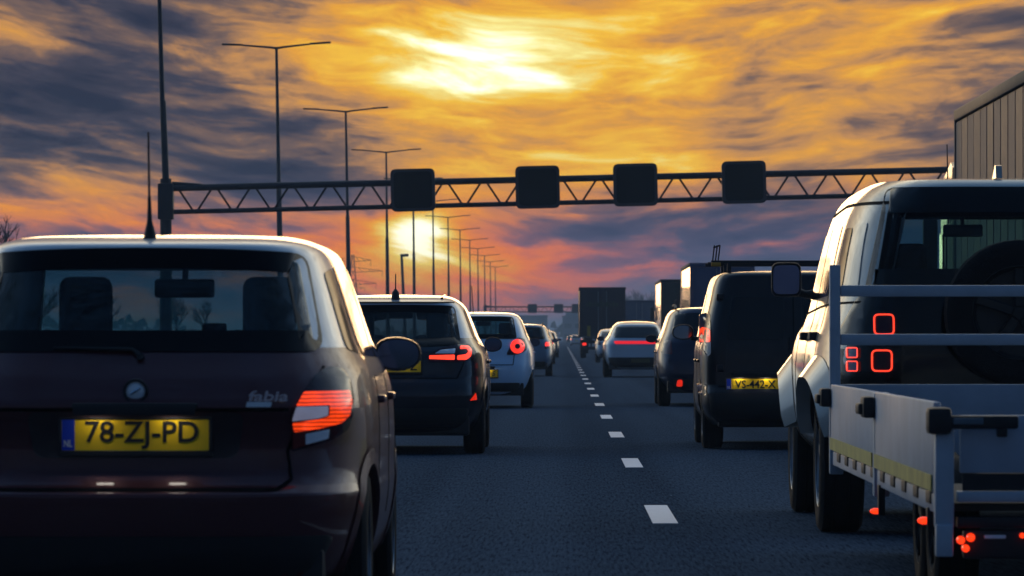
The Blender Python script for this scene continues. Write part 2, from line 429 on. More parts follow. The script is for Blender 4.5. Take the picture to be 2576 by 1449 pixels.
# ---------------------------------------------------------------- car bodies
class Shell:
    """a vehicle body lofted from horizontal outlines: half width, rear end and front end for each height"""
    def __init__(s, rows, ym, nr=7.0, nf=4.5, crown=.035, nz=34, npt=26):
        s.rows, s.ym, s.nr, s.nf, s.crown, s.nz, s.npt = rows, ym, nr, nf, crown, nz, npt
        z = [r[0] for r in rows]
        s.z0, s.z1 = z[0], z[-1]
        s.w = pchip(z, [r[1] for r in rows]); s.yr = pchip(z, [r[2] for r in rows]); s.yf = pchip(z, [r[3] for r in rows])
    def rear(s, x, z, off=0.0):
        a = min(abs(x) / s.w(z), .9995); b = (1 - a ** s.nr) ** (1 / s.nr)
        return Vector((x, s.ym - (s.ym - s.yr(z)) * b - off, z))
    def front(s, x, z, off=0.0):
        a = min(abs(x) / s.w(z), .9995); b = (1 - a ** s.nf) ** (1 / s.nf)
        return Vector((x, s.ym + (s.yf(z) - s.ym) * b + off, z))
    def side(s, sg):
        def f(y, z, off=0.0):
            if y < s.ym: b = (s.ym - y) / (s.ym - s.yr(z)); n = s.nr
            else: b = (y - s.ym) / (s.yf(z) - s.ym); n = s.nf
            a = (1 - min(b, .9995) ** n) ** (1 / n)
            return Vector((sg * (s.w(z) * a + off), y, z))
        return f
    def _half(s, n, k):
        """k+1 points (a,b) from the middle of the end (a=0,b=1) to the flank (a=1,b=0), even along the arc"""
        asp = 2.2; N = 600; P = []
        for i in range(N + 1):
            t = i / N * math.pi / 2
            c, q = max(math.sin(t), 1e-9) , max(math.cos(t), 1e-9)
            r = (c ** n + q ** n) ** (-1 / n); P.append((c * r, q * r))
        L = [0.0]
        for p, q in zip(P, P[1:]): L.append(L[-1] + math.hypot(q[0] - p[0], (q[1] - p[1]) * asp))
        out = []; j = 0
        for i in range(k + 1):
            tgt = L[-1] * i / k
            while j < N and L[j + 1] < tgt: j += 1
            j2 = min(j + 1, N); u = 0 if L[j2] == L[j] else (tgt - L[j]) / (L[j2] - L[j])
            out.append((P[j][0] + (P[j2][0] - P[j][0]) * u, P[j][1] + (P[j2][1] - P[j][1]) * u))
        out[0] = (0.0, 1.0); out[-1] = (1.0, 0.0)
        return out
    def contour(s):
        r = s._half(s.nr, s.npt); f = s._half(s.nf, s.npt)
        c = [(a, -b) for a, b in r] + [(a, b) for a, b in f[::-1][1:]]       # right side, rear to front
        return c + [(-a, b) for a, b in c[::-1][1:-1]]
    def build(s, name, m, parent, holes=(), shrink=0.0, zmin=None, zmax=None):
        C = s.contour(); n = len(C); bm = bmesh.new(); rings = []
        zmin = s.z0 if zmin is None else zmin
        zs = sorted(set([zmin + (s.z1 - zmin) * i / s.nz for i in range(s.nz + 1)] + [r[0] for r in s.rows if r[0] > zmin]))
        if zmax is not None: zs = [z for z in zs if z < zmax - .004] + [zmax]
        zs = [z for i, z in enumerate(zs) if i == 0 or z == zmax or z - zs[i - 1] > .006 or z == s.z1]
        for z in zs:
            w, a, b = s.w(z) - shrink, s.yr(z) + shrink, s.yf(z) - shrink
            rings.append([bm.verts.new((p * w, s.ym + (q * (s.ym - a) if q < 0 else q * (b - s.ym)), z - (shrink if z == s.z1 else 0))) for p, q in C])
        yc = (s.yr(s.z1) + s.yf(s.z1)) / 2; top = rings[-1]
        for k in () if zmax is not None else (.94, .86, .74, .58, .38, .18):
            rings.append([bm.verts.new((v.co.x * k, yc + (v.co.y - yc) * k, s.z1 - shrink + s.crown * (1 - k ** 2.0))) for v in top])
        for a, b in zip(rings, rings[1:]):
            for k in range(n):
                q = (a[k], a[(k + 1) % n], b[(k + 1) % n], b[k])
                c = (q[0].co + q[1].co + q[2].co + q[3].co) / 4
                if any(h(c) for h in holes): continue
                bm.faces.new(q)
        if zmax is None: bm.faces.new(rings[-1])
        for v in [v for v in bm.verts if not v.link_faces]: bm.verts.remove(v)
        return finish(name, bm, m, parent, 60)

WHEEL = {}
def wheel_meshes(R, W):
    key = (round(R, 3), round(W, 3))
    if key in WHEEL: return WHEEL[key]
    h = W / 2; bm = bmesh.new()
    lathe(bm, [(R * .62, -h * .9), (R * .80, -h), (R * .93, -h * .96), (R * .99, -h * .80), (R, -h * .4), (R * .985, -h * .38), (R * .985, -h * .30), (R, -h * .28),
               (R, h * .28), (R * .985, h * .30), (R * .985, h * .38), (R, h * .4), (R * .99, h * .8), (R * .93, h * .96), (R * .80, h), (R * .62, h * .9)], 32)
    bmesh.ops.recalc_face_normals(bm, faces=bm.faces)
    t = bpy.data.meshes.new('wheel'); bm.to_mesh(t); bm.free(); t.materials.append(RUBBER); t.shade_smooth(); t.set_sharp_from_angle(angle=.7)
    bm = bmesh.new()
    lathe(bm, [(R * .66, -h * .85), (R * .63, -h * .1), (R * .60, h * .55), (R * .66, h * .88), (R * .64, h * .94), (R * .58, h * .62), (R * .14, h * .52), (R * .10, h * .70), (.001, h * .72)], 28)
    for k in range(5):
        M = Matrix.Rotation(2 * math.pi * k / 5, 4, 'X')
        box(bm, h * .5, h * .80, -R * .07, R * .07, R * .08, R * .62, .008, M, 1)
    bmesh.ops.recalc_face_normals(bm, faces=bm.faces)
    r = bpy.data.meshes.new('rim'); bm.to_mesh(r); bm.free(); r.materials.append(ALLOY); r.shade_smooth(); r.set_sharp_from_angle(angle=.6)
    WHEEL[key] = (t, r)
    return t, r
def add_wheels(t, R, W, half, ys, rims=True):
    tm, rm = wheel_meshes(R, W)
    for y in ys:
        for sg in (1, -1):
            o = share('wheel', tm, t, (sg * (half - W / 2), y, R), (0, 0, 0 if sg > 0 else math.pi))
            if rims: share('rim', rm, o)
def plate(t, x, y, z, s, scale=1.0, light=True, lm=None, w=.52, h=.11, frame=True, yaw=0.0, ink=True, eu=True):
    """yellow number plate with blue band, standing on a rear surface at y"""
    bm = bmesh.new(); prism(bm, round_poly([(-w / 2, -h / 2), (w / 2, -h / 2), (w / 2, h / 2), (-w / 2, h / 2)], .008), lambda a, b: Vector((a, -.006, b)), lambda a, b: Vector((a, .02, b)))
    p = finish('number_plate', bm, PLATEYEL, t, 30); p.location = (x, y, z); p.rotation_euler = (0, 0, yaw)
    bw = .046
    if eu:
        bm = bmesh.new(); box(bm, -w / 2 + .001, -w / 2 + bw, -.008, .0, -h / 2 + .001, h / 2 - .001)
        finish('country_band', bm, PLATEBLUE, p, 0)
        text('country_letters', 'NL', .034, PLATEWHITE, p, (-w / 2 + bw / 2, -.0085, -.03), width=.030, bold=.0008)
    if ink:
        text('plate_characters', s, .105, PLATEINK, p, (bw / 2, -.007, 0), width=.40 * w / .52, bold=.0016)
    if frame:
        bm = bmesh.new()
        for (a, b, c, d) in ((-w / 2 - .012, w / 2 + .012, -h / 2 - .02, -h / 2), (-w / 2 - .012, w / 2 + .012, h / 2, h / 2 + .012), (-w / 2 - .012, -w / 2, -h / 2, h / 2), (w / 2, w / 2 + .012, -h / 2, h / 2)):
            box(bm, a, b, -.010, .03, c, d, .002, None, 1)
        finish('plate_holder', bm, BLACK, p, 40)
    if light:
        bm = bmesh.new()
        for sx in (-.13, .13): box(bm, sx - .03, sx + .03, -.050, -.030, h / 2 + .028, h / 2 + .036, .002, None, 1)
        finish('plate_light', bm, lm or LAMPPLATE, p, 40)
        bm = bmesh.new(); box(bm, -.22, .22, -.056, .03, h / 2 + .037, h / 2 + .058, .006); box(bm, -.215, .215, -.0605, -.054, h / 2 + .014, h / 2 + .05, .002)
        finish('plate_light_hood', bm, BLACK, p, 40)
    return p
def mirror(t, sg, x, y, z, w=.19, h=.13, body=BLACK, boxy=2.6, px=None):
    """door mirror: shell rounded at the front, flat glass towards the rear"""
    bm = bmesh.new(); n = 28; K = []
    prof = [(0.0, 1.0), (.015, 1.02), (.04, 1.0), (.07, .90), (.095, .68), (.108, .35), (.112, .05)]
    for d, k in prof:
        K.append([])
        for i in range(n):
            a = 2 * math.pi * i / n; c, s_ = math.cos(a), math.sin(a)
            r = (abs(c) ** boxy + abs(s_) ** boxy) ** (-1 / boxy)
            drop = (1 - .16 * (c * sg > 0) * abs(c)) if boxy < 4 else 1
            K[-1].append(bm.verts.new((c * r * w / 2 * k, d, s_ * r * h / 2 * k * drop)))
    for a, b in zip(K, K[1:]):
        for i in range(n): bm.faces.new((a[i], a[(i + 1) % n], b[(i + 1) % n], b[i]))
    bm.faces.new(K[-1])
    inn = [bm.verts.new((v.co.x * .90, .0, v.co.z * .90)) for v in K[0]]; dp = [bm.verts.new((v.co.x, .018, v.co.z)) for v in inn]
    for i in range(n):
        j = (i + 1) % n
        bm.faces.new((K[0][i], K[0][j], inn[j], inn[i])); bm.faces.new((inn[i], inn[j], dp[j], dp[i]))
    M = finish('door_mirror', bm, body, t, 45); M.location = (x, y, z)
    bm = bmesh.new()
    prism(bm, [(v[0], v[1]) for v in [(math.cos(2 * math.pi * i / n), math.sin(2 * math.pi * i / n)) for i in range(n)]],
          lambda a, b: Vector((a * (abs(a) ** boxy + abs(b) ** boxy) ** (-1 / boxy) * w / 2 * .89, .006, b * (abs(a) ** boxy + abs(b) ** boxy) ** (-1 / boxy) * h / 2 * .86)),
          lambda a, b: Vector((a * (abs(a) ** boxy + abs(b) ** boxy) ** (-1 / boxy) * w / 2 * .89, .016, b * (abs(a) ** boxy + abs(b) ** boxy) ** (-1 / boxy) * h / 2 * .86)))
    finish('mirror_glass', bm, MIRRORGLASS, M, 30)
    bm = bmesh.new(); tube(bm, [(-sg * w * .40, .05, -h * .36), (-sg * (w * .40 + .05), .05, -h * .44), (-sg * (w * .40 + .12), .06, -h * .42)], [.028, .024, .034], 10)
    finish('mirror_stalk', bm, BLACK, M, 60)
    return M
def seats(t, yfront, yrear, z=.30, wide=.36, driver_shift=0.0):
    """front seats, rear bench and head restraints: dark shapes behind the glass"""
    for sg in (-1, 1):
        bm = bmesh.new()
        box(bm, sg * wide - .22, sg * wide + .22, yfront, yfront + .14, z + .15, z + .83, .09, None, 4)
        box(bm, sg * wide - .23, sg * wide + .23, yfront + .08, yfront + .55, z + .10, z + .25, .04)
        s = finish('front_seat', bm, TRIM, t, 60)
        bm = bmesh.new(); box(bm, sg * wide - .105, sg * wide + .105, yfront - .01, yfront + .10, z + .77, z + 1.04, .075, None, 4)
        tube(bm, [(sg * wide - .06, yfront + .04, z + .78), (sg * wide - .06, yfront + .04, z + .86)], .007); tube(bm, [(sg * wide + .06, yfront + .04, z + .78), (sg * wide + .06, yfront + .04, z + .86)], .007)
        finish('headrest', bm, TRIM, s, 60)
    bm = bmesh.new(); box(bm, -.60, .60, yrear, yrear + .14, z + .12, z + .70, .05); box(bm, -.60, .60, yrear + .1, yrear + .55, z + .05, z + .2, .04)
    s = finish('rear_bench', bm, TRIM, t, 60)
    return s

def px2(d, xc, dy=0.0):
    """picture point (2576 px wide) on a plane d+dy metres ahead -> (x relative to the vehicle, height)"""
    s = FPX / (d + dy)
    return lambda px, py: ((px - VPX) / s - xc, CAMZ - (py - HZY) / s)
def winpoly(z0, z1, wb, wt, r=.06, bow=.0, bowb=.0):
    k = 10; pts = []
    for i in range(k + 1): u = -1 + 2 * i / k; pts.append((u * wb, z0 - bowb * (1 - u * u)))
    for i in range(k + 1): u = 1 - 2 * i / k; pts.append((u * wt, z1 + bow * (1 - u * u)))
    return dens(round_poly(pts, r, 4), .045)
def flip(poly): return [(-p[0], p[1]) for p in poly][::-1]

def car(name, label, d, xc, rows, ym, pm, nr=7.0, nf=4.5, crown=.035, win=None, screen=(1.02, 1.36), sidewin=(), R=.30, W=.20, axle=(.75, 3.2), half=None,
        seethrough=True, glassmat=None, seat=(1.75, .85, .28), group=None, low=.34, archR=None, yaw=0.0, nz=34, npt=26, mirr=None, seams=True, body_low=None, spoiler=None, handles=True, rims=True, loc_z=0.0, roof=None):
    """a hatchback / estate / van: body shell with openings, glass, arches, wheels, bumper, mirrors, cabin"""
    t = thing(name, label, 'van' if 'van' in name else 'car', (xc, d, loc_z), yaw, group)
    S = Shell(rows, ym, nr, nf, crown, nz, npt); t_half = half or max(r[1] for r in rows)
    holes = []; aR = archR or R + .055
    for ya in axle:
        holes.append(lambda c, ya=ya: abs(c.x) > t_half * .55 and math.hypot(c.y - ya, c.z - R) < aR and c.z < 1.0)
    wp = winpoly(*win) if win else None
    if wp and seethrough:
        hp = inset(wp, .045)
        holes.append(lambda c: c.y < ym - .3 and inside((c.x, c.z), hp) and abs(c.x) < S.w(c.z) * .97)
        z0, z1 = screen
        holes.append(lambda c: c.y > ym and z0 < c.z < z1 and abs(c.x) < S.w(c.z) * .86)
    body = S.build('body', pm, t, holes, zmax=roof[1] if roof else None)
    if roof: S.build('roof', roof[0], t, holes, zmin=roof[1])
    if wp:
        gm = glassmat or GLASS_T
        if seethrough:
            ring('window_border', wp, inset(wp, .075), S.rear, FRIT, t, .005, .02)
            patch('rear_window', inset(wp, .03), S.rear, gm, t, .002, .004)
            S.build('cabin_lining', TRIM, t, holes, shrink=.018, zmin=max(S.z0 + .1, win[0] - .25))
            z0, z1 = screen; pts = []
            for i in range(9): u = -1 + i / 4; pts.append((u * S.w(z0) * .88, z0 - .01))
            for i in range(9): u = 1 - i / 4; pts.append((u * S.w(z1) * .88, z1 + .01))
            patch('windscreen', pts, S.front, GLASS_F, t, .002, .004)
            seats(t, *seat)
            zc = screen[0]
            bm = bmesh.new(); box(bm, -t_half * .8, t_half * .8, S.yf(zc) - .95, S.yf(zc) - .45, .6, zc - .06, .05); finish('dashboard', bm, TRIM, t, 60)
            bm = bmesh.new(); box(bm, -.12, .12, S.yf(screen[1]) - .12, S.yf(screen[1]) - .09, screen[1] - .11, screen[1] - .035, .02, None, 3)
            tube(bm, [(0, S.yf(screen[1]) - .10, screen[1] - .07), (0, S.yf(screen[1]) - .04, screen[1] + .02)], .012); finish('interior_mirror', bm, TRIM, t, 60)
        else:
            patch('rear_window', wp, S.rear, DARKGLASS, t, .004, .012)
    for sg in (1, -1):
        for sw in sidewin: patch('side_window', round_poly(sw, .04, 3), S.side(sg), DARKGLASS, t, .004, .012)
    # lower body, arches and wheels
    bm = bmesh.new(); box(bm, -t_half + .16, t_half - .16, S.yr(low) + .12, S.yf(low) - .15, S.z0 - .02, S.z0 + .18, .03); finish('underbody', bm, BLACK, t, 0)
    for ya in axle:
        for sg in (1, -1):
            bm = bmesh.new(); a0 = math.asin(max(-1, min(1, (S.z0 - R) / aR))); n = 20; P = []
            for i in range(n + 1):
                a = a0 + (math.pi - 2 * a0) * i / n
                P.append((ya + math.cos(a) * aR, R + math.sin(a) * aR))
            f = S.side(sg)
            outer = [(ya + (p[0] - ya) * 1.10, R + (p[1] - R) * 1.10) for p in P]; inn = [(ya + (p[0] - ya) * .93, R + (p[1] - R) * .93) for p in P]
            A = [bm.verts.new(f(p[0], max(p[1], S.z0), .006)) for p in outer]; B = [bm.verts.new(f(p[0], max(p[1], S.z0), .010)) for p in inn]
            Cc = [bm.verts.new((v.co.x - sg * .30, v.co.y, v.co.z)) for v in B]
            for i in range(n):
                bm.faces.new((A[i], A[i + 1], B[i + 1], B[i])); bm.faces.new((B[i], B[i + 1], Cc[i + 1], Cc[i]))
            finish('wheel_arch', bm, body_low or BLACK, t, 60)
    add_wheels(t, R, W, t_half - .02, axle, rims)
    if mirr:
        for sg in (1, -1): mirror(t, sg, sg * mirr[0], mirr[1], mirr[2], *mirr[3:5], body=mirr[5] if len(mirr) > 5 else BLACK, boxy=mirr[6] if len(mirr) > 6 else 2.6)
    if seams:
        for sg in (1, -1):
            f = S.side(sg)
            for yy in seams if isinstance(seams, (list, tuple)) else (1.15, 2.05, 2.95):
                ribbon('door_gap', [(yy - .10, .42), (yy, .70), (yy + .02, S.z1 - .52)], f, SEAM, t, .007, .002)
                if handles and yy < 2.9:
                    bm = bmesh.new(); p = f(yy + .14, .87, .0)
                    box(bm, p.x + sg * .0 - .025, p.x + .025, p.y - .09, p.y + .09, .855, .885, .012, None, 3)
                    finish('door_handle', bm, pm, t, 60)
    return t, S

# ================================================================ setting
def sheet(name, x0, x1, y0, y1, z, m, kind='structure', parent=None, nx=1, ny=1):
    bm = bmesh.new()
    g = [[bm.verts.new((x0 + (x1 - x0) * i / nx, y0 + (y1 - y0) * j / ny, z)) for i in range(nx + 1)] for j in range(ny + 1)]
    for j in range(ny):
        for i in range(nx): bm.faces.new((g[j][i], g[j][i + 1], g[j + 1][i + 1], g[j + 1][i]))
    o = finish(name, bm, m, parent, 0)
    if kind: o['kind'] = kind
    return o
def asphalt():
    m, t, p = principled('asphalt')
    tc = t.n('ShaderNodeTexCoord'); ob = tc.outputs['Object']
    n1 = t.noise(ob, 55.0, 3.0, .7); n2 = t.noise(ob, .35, 5.0, .6)
    st = t.n('ShaderNodeMapping'); t.link(ob, st.inputs[0]); st.inputs['Scale'].default_value = (1.6, .02, 1)
    n3 = t.noise(st.outputs[0], 1.0, 4.0, .6)
    gr = t.n('ShaderNodeMapping'); t.link(ob, gr.inputs[0]); gr.inputs['Scale'].default_value = (60.0, 2.6, 1)
    n4 = t.noise(gr.outputs[0], 1.0, 6.0, .75)
    c = t.mix(n1, (.046, .064, .092), (.086, .116, .156))
    c = t.mix(t.mul(t.step(n3, .4, .75), .45), c, (.040, .052, .072))
    c = t.mix(t.mul(t.step(n2, .5, .8), .3), c, (.062, .074, .094))
    sx = t.n('ShaderNodeSeparateXYZ'); t.link(ob, sx.inputs[0])
    trk = t.m('ABSOLUTE', t.m('SINE', t.mul(t.add(sx.outputs[0], t.mul(n2, .25), -.61 - .9), math.pi / 1.8)))
    c = t.mix(t.mul(t.mul(t.step(trk, .55, .95), t.add(.25, n3)), .45), c, (.030, .040, .056))
    c = t.mix(t.mul(t.step(n4, .47, .66), .85), c, (.016, .022, .034))
    c = t.mix(t.mul(t.step(n4, .50, .30), .7), c, (.100, .134, .176))
    c = t.mix(t.step(t.noise(gr.outputs[0], .45, 1.0, .5), .80, .86), c, (.26, .30, .34))
    t.link(c, p.inputs['Base Color'])
    t.link(t.add(.78, t.mul(n3, .15)), p.inputs['Roughness']); p.inputs['Specular IOR Level'].default_value = 0.0
    b = t.n('ShaderNodeBump'); b.inputs['Strength'].default_value = .12; b.inputs['Distance'].default_value = .01
    t.link(t.noise(ob, 90.0, 2.0, .7), b.inputs['Height']); t.link(b.outputs[0], p.inputs['Normal'])
    return m
ASPHALT = asphalt()
MARK = mat('road_paint', (.74, .78, .82), .7, var=.12, scale=9.0, bump=.3, bscale=80)
GRASS = mat('grass_verge', (.045, .060, .030), .95, var=.4, scale=.6, bump=.8, bscale=8, spec=.1)
STEEL = mat('galvanised_steel', (.30, .32, .34), .45, metal=.8, var=.15, scale=3.0)
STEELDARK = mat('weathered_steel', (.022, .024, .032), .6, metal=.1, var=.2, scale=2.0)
CONC = mat('concrete', (.30, .29, .28), .9, var=.2, scale=2.0, bump=.4)

sheet('ground', -6000, 6000, -400, 9000, -.02, GRASS)
road = sheet('road', -11.6, 11.4, -120, 2600, 0.0, ASPHALT)
sheet('opposite_road', -36, -14.6, -120, 2600, 0.0, ASPHALT)
DASHX = .61
bm = bmesh.new(); box(bm, -.06, .06, 0, 3.0, .0, .004); me_d = bpy.data.meshes.new('lane_dash'); bm.to_mesh(me_d); bm.free(); me_d.materials.append(MARK)
bm = bmesh.new(); box(bm, -.075, .075, 0, 3.0, .0, .004); me_d2 = bpy.data.meshes.new('lane_dash'); bm.to_mesh(me_d2); bm.free(); me_d2.materials.append(MARK)
for k in range(-1, 46):
    share('lane_dash', me_d2, road, (DASHX, 27.75 + 12 * k, .0))
for k in range(-1, 24):
    share('lane_dash', me_d, road, (DASHX - 3.6, 27.75 + 12 * k, .0)); share('lane_dash', me_d, road, (DASHX + 3.6, 27.75 + 12 * k, .0))
for x in (-6.7, 7.9):
    bm = bmesh.new(); box(bm, x - .08, x + .08, -100, 2500, .0, .004); finish('edge_line', bm, MARK, road, 0)
# steel guard rail on the median and on the right verge
def guard_rail(x, label, y0=10, y1=1200):
    t = thing('guard_rail', label, 'guard rail', (x, y0, 0), 0, 'steel guard rails along the motorway')
    bm = bmesh.new(); sg = 1 if x < 0 else -1
    prof = [(0, .45), (.03, .48), (.03, .54), (-.01, .58), (-.01, .62), (.03, .66), (.03, .72), (0, .75)]
    for a, b in zip(prof, prof[1:]):
        vs = [bm.verts.new((sg * a[0], 0, a[1])), bm.verts.new((sg * b[0], 0, b[1])), bm.verts.new((sg * b[0], y1 - y0, b[1])), bm.verts.new((sg * a[0], y1 - y0, a[1]))]
        bm.faces.new(vs)
    finish('rail_beam', bm, STEEL, t, 60)
    bm = bmesh.new(); box(bm, -sg * .08 - .04, -sg * .08 + .04, -.05, .05, 0, .72); me = bpy.data.meshes.new('rail_post'); bm.to_mesh(me); bm.free(); me.materials.append(STEEL)
    for k in range(0, 90): share('rail_post', me, t, (0, 4 + k * 4.0, 0))
guard_rail(-12.2, 'grey steel guard rail along the left edge of the road')
guard_rail(12.0, 'grey steel guard rail along the right edge of the road')

# ================================================================ overhead gantries and lamp posts
TILT = math.radians(-1.0)            # the carriageway falls to the right, so upright things lean left in the road's frame
SIGNFACE = mat('sign_face', (.010, .010, .012), .5, bump=.3, bscale=160, spec=.2)
SIGNBOX = mat('sign_housing', (.050, .050, .056), .5)
def gantry(d, label, xl, xr, zc, signs, rise=0.0, full=True):
    t = thing('sign_gantry', label, 'gantry', (xl, d, 0), 0, 'overhead sign gantries across the motorway')
    L = xr - xl; dh = .80
    def top(x): return zc + rise * x
    bm = bmesh.new(); tube(bm, [(0, 0, -.1), (0, 0, zc + .32)], [.22, .19], 14); box(bm, -.26, .26, -.26, .26, zc - 1.05, zc + .16, .05); finish('post', bm, STEELDARK, t)
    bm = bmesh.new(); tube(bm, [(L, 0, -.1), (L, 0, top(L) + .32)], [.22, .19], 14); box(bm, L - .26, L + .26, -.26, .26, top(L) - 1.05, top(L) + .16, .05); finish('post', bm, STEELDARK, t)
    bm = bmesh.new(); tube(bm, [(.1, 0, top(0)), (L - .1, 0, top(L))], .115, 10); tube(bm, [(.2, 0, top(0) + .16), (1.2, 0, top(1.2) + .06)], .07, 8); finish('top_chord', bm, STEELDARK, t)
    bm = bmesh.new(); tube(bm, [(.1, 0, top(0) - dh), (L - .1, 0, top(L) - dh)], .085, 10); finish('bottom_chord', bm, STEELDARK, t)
    p = 1.29; k = 0; x = .32
    while x + p / 2 < L:
        for a, b in ((x, 0), (x + p / 2 + .0, 1)):
            bm = bmesh.new()
            if b == 0: tube(bm, [(a + .08, 0, top(a)), (a + p / 2 - .04, 0, top(a + p / 2) - dh)], .040, 6)
            else: tube(bm, [(a + .08, 0, top(a) - dh), (a + p / 2 - .04, 0, top(a + p / 2))], .040, 6)
            finish('diagonal_brace', bm, STEELDARK, t)
        x += p
    for sx in signs:
        lx = sx - xl; zz = top(lx) - .27
        bm = bmesh.new(); hw, hh = .74, .71
        pl = round_poly([(-hw, -hh), (hw, -hh), (hw, hh), (-hw, hh)], .19, 5)
        ang = math.atan(rise)
        def place(y): return lambda a, b: Vector((lx + a - b * math.sin(ang), y, zz + b + a * math.sin(ang)))
        prism(bm, pl, place(-.55), place(-.16))
        s = finish('sign_box', bm, SIGNBOX, t, 40)
        bm = bmesh.new(); prism(bm, [(a * .86, b * .86) for a, b in pl], place(-.556), place(-.50)); f = finish('sign_display', bm, SIGNFACE, s, 40)
        ring('sign_rim', pl, [(a * .92, b * .92) for a, b in pl], lambda a, b, o: place(-.55 - o)(a, b), SIGNBOX, s, .02, .04)
        bm = bmesh.new(); box(bm, lx - .5, lx + .5, -.17, .0, zz + .28, zz + .34); box(bm, lx - .5, lx + .5, -.17, .0, zz - .44, zz - .38); finish('sign_bracket', bm, STEELDARK, s)
    return t
def lamp_head(bm, x0, z0, x1, z1):
    d = Vector((x1 - x0, 0, z1 - z0)); n = d.normalized(); Ln = d.length
    tube(bm, [(x0, 0, z0), (x1 - n.x * .9, 0, z1 - n.z * .9)], [.05, .035], 8)
LAMPPOST = {}
def lamp_post(d, x, H, label, tilt=TILT, group='tall twin-armed lamp posts in the median'):
    t = thing('street_lamp', label, 'street lamp', (x, d, 0), 0, group); t.rotation_euler = (0, tilt, 0)
    if 'p' not in LAMPPOST:
        bm = bmesh.new(); tube(bm, [(0, 0, -.3), (0, 0, 3), (0, 0, 8.5), (0, 0, 8.6), (0, 0, 15)], [.16, .15, .125, .10, .065], 12)
        o = finish('pole', bm, STEELDARK, None); LAMPPOST['p'] = o.data; bpy.data.objects.remove(o)
        for sg in (1, -1):
            bm = bmesh.new(); tube(bm, [(0, 0, 14.93), (sg * .3, 0, 14.98), (sg * 1.75, 0, 15.12)], [.06, .055, .04], 8); o = finish('arm', bm, STEELDARK, None); LAMPPOST['a%d' % sg] = o.data; bpy.data.objects.remove(o)
            bm = bmesh.new(); M = Matrix.Translation((sg * 2.1, 0, 15.15)) @ Matrix.Rotation(-sg * .05, 4, 'Y')
            box(bm, -.5, .5, -.15, .15, -.05, .04, .03, M); o = finish('lamp_head', bm, STEELDARK, None); LAMPPOST['h%d' % sg] = o.data; bpy.data.objects.remove(o)
    k = H / 15.0
    share('pole', LAMPPOST['p'], t, scale=(1, 1, k))
    for sg in (1, -1):
        a = share('arm', LAMPPOST['a%d' % sg], t, (0, 0, H - 15)); share('lamp_head', LAMPPOST['h%d' % sg], a)
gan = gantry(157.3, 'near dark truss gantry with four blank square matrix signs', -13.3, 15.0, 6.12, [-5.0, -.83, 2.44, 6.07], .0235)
bm = bmesh.new(); tube(bm, [(0, 0, 6.3), (-.10, 0, 9.0), (-.12, 0, 9.1), (-.29, 0, 15)], [.12, .105, .085, .06], 12); finish('lamp_mast', bm, STEELDARK, gan)
for sg in (1, -1):
    bm = bmesh.new(); tube(bm, [(-.29, 0, 14.95), (-.29 + sg * 1.75, 0, 15.12)], [.06, .04], 8); box(bm, -.29 + sg * 2.1 - .5, -.29 + sg * 2.1 + .5, -.15, .15, 15.09, 15.18, .03); finish('lamp_arm', bm, STEELDARK, gan)
gantry(740, 'distant hazy truss gantry with small square signs over the far traffic', -12.2, 14.0, 6.0, [-4.75, -.62, 2.2, 6.0], .0)
ORD = ['first', 'second', 'third', 'fourth', 'fifth', 'sixth', 'seventh', 'eighth', 'ninth', 'tenth', 'eleventh', 'twelfth']
for k in range(12):
    lamp_post(224 + 63 * k, -13.0 - (.4 if k == 0 else 0), 15.0, 'twin-armed lamp post, %s one behind the near gantry counting from the left' % ORD[k], TILT * (1.0 if k < 2 else .6))
# short leaning lamp with a single head, beyond the median
t = thing('street_lamp', 'shorter leaning lamp post with a single head left of the low sun', 'street lamp', (-16.7, 500, 0)); t.rotation_euler = (0, math.radians(-2.6), 0)
bm = bmesh.new(); tube(bm, [(0, 0, -.3), (0, 0, 9.8)], [.20, .15], 10); finish('pole', bm, STEELDARK, t)
bm = bmesh.new(); box(bm, -.15, .75, -.25, .25, 9.75, 10.05, .08); finish('lamp_head', bm, STEELDARK, t)
# stout dark post with a bracket on the median
t = thing('roadside_post', 'stout dark post with a side bracket right of the brown car roof', 'post', (-11.55, 252, 0)); t.rotation_euler = (0, TILT, 0)
bm = bmesh.new(); box(bm, -.14, .14, -.14, .14, -.1, 4.62, .03); finish('shaft', bm, STEELDARK, t)
bm = bmesh.new(); box(bm, -.36, -.14, -.10, .10, 4.2, 4.75, .03); tube(bm, [(-.36, 0, 4.45), (-.55, 0, 4.75)], .05, 6); finish('bracket_box', bm, STEELDARK, t)

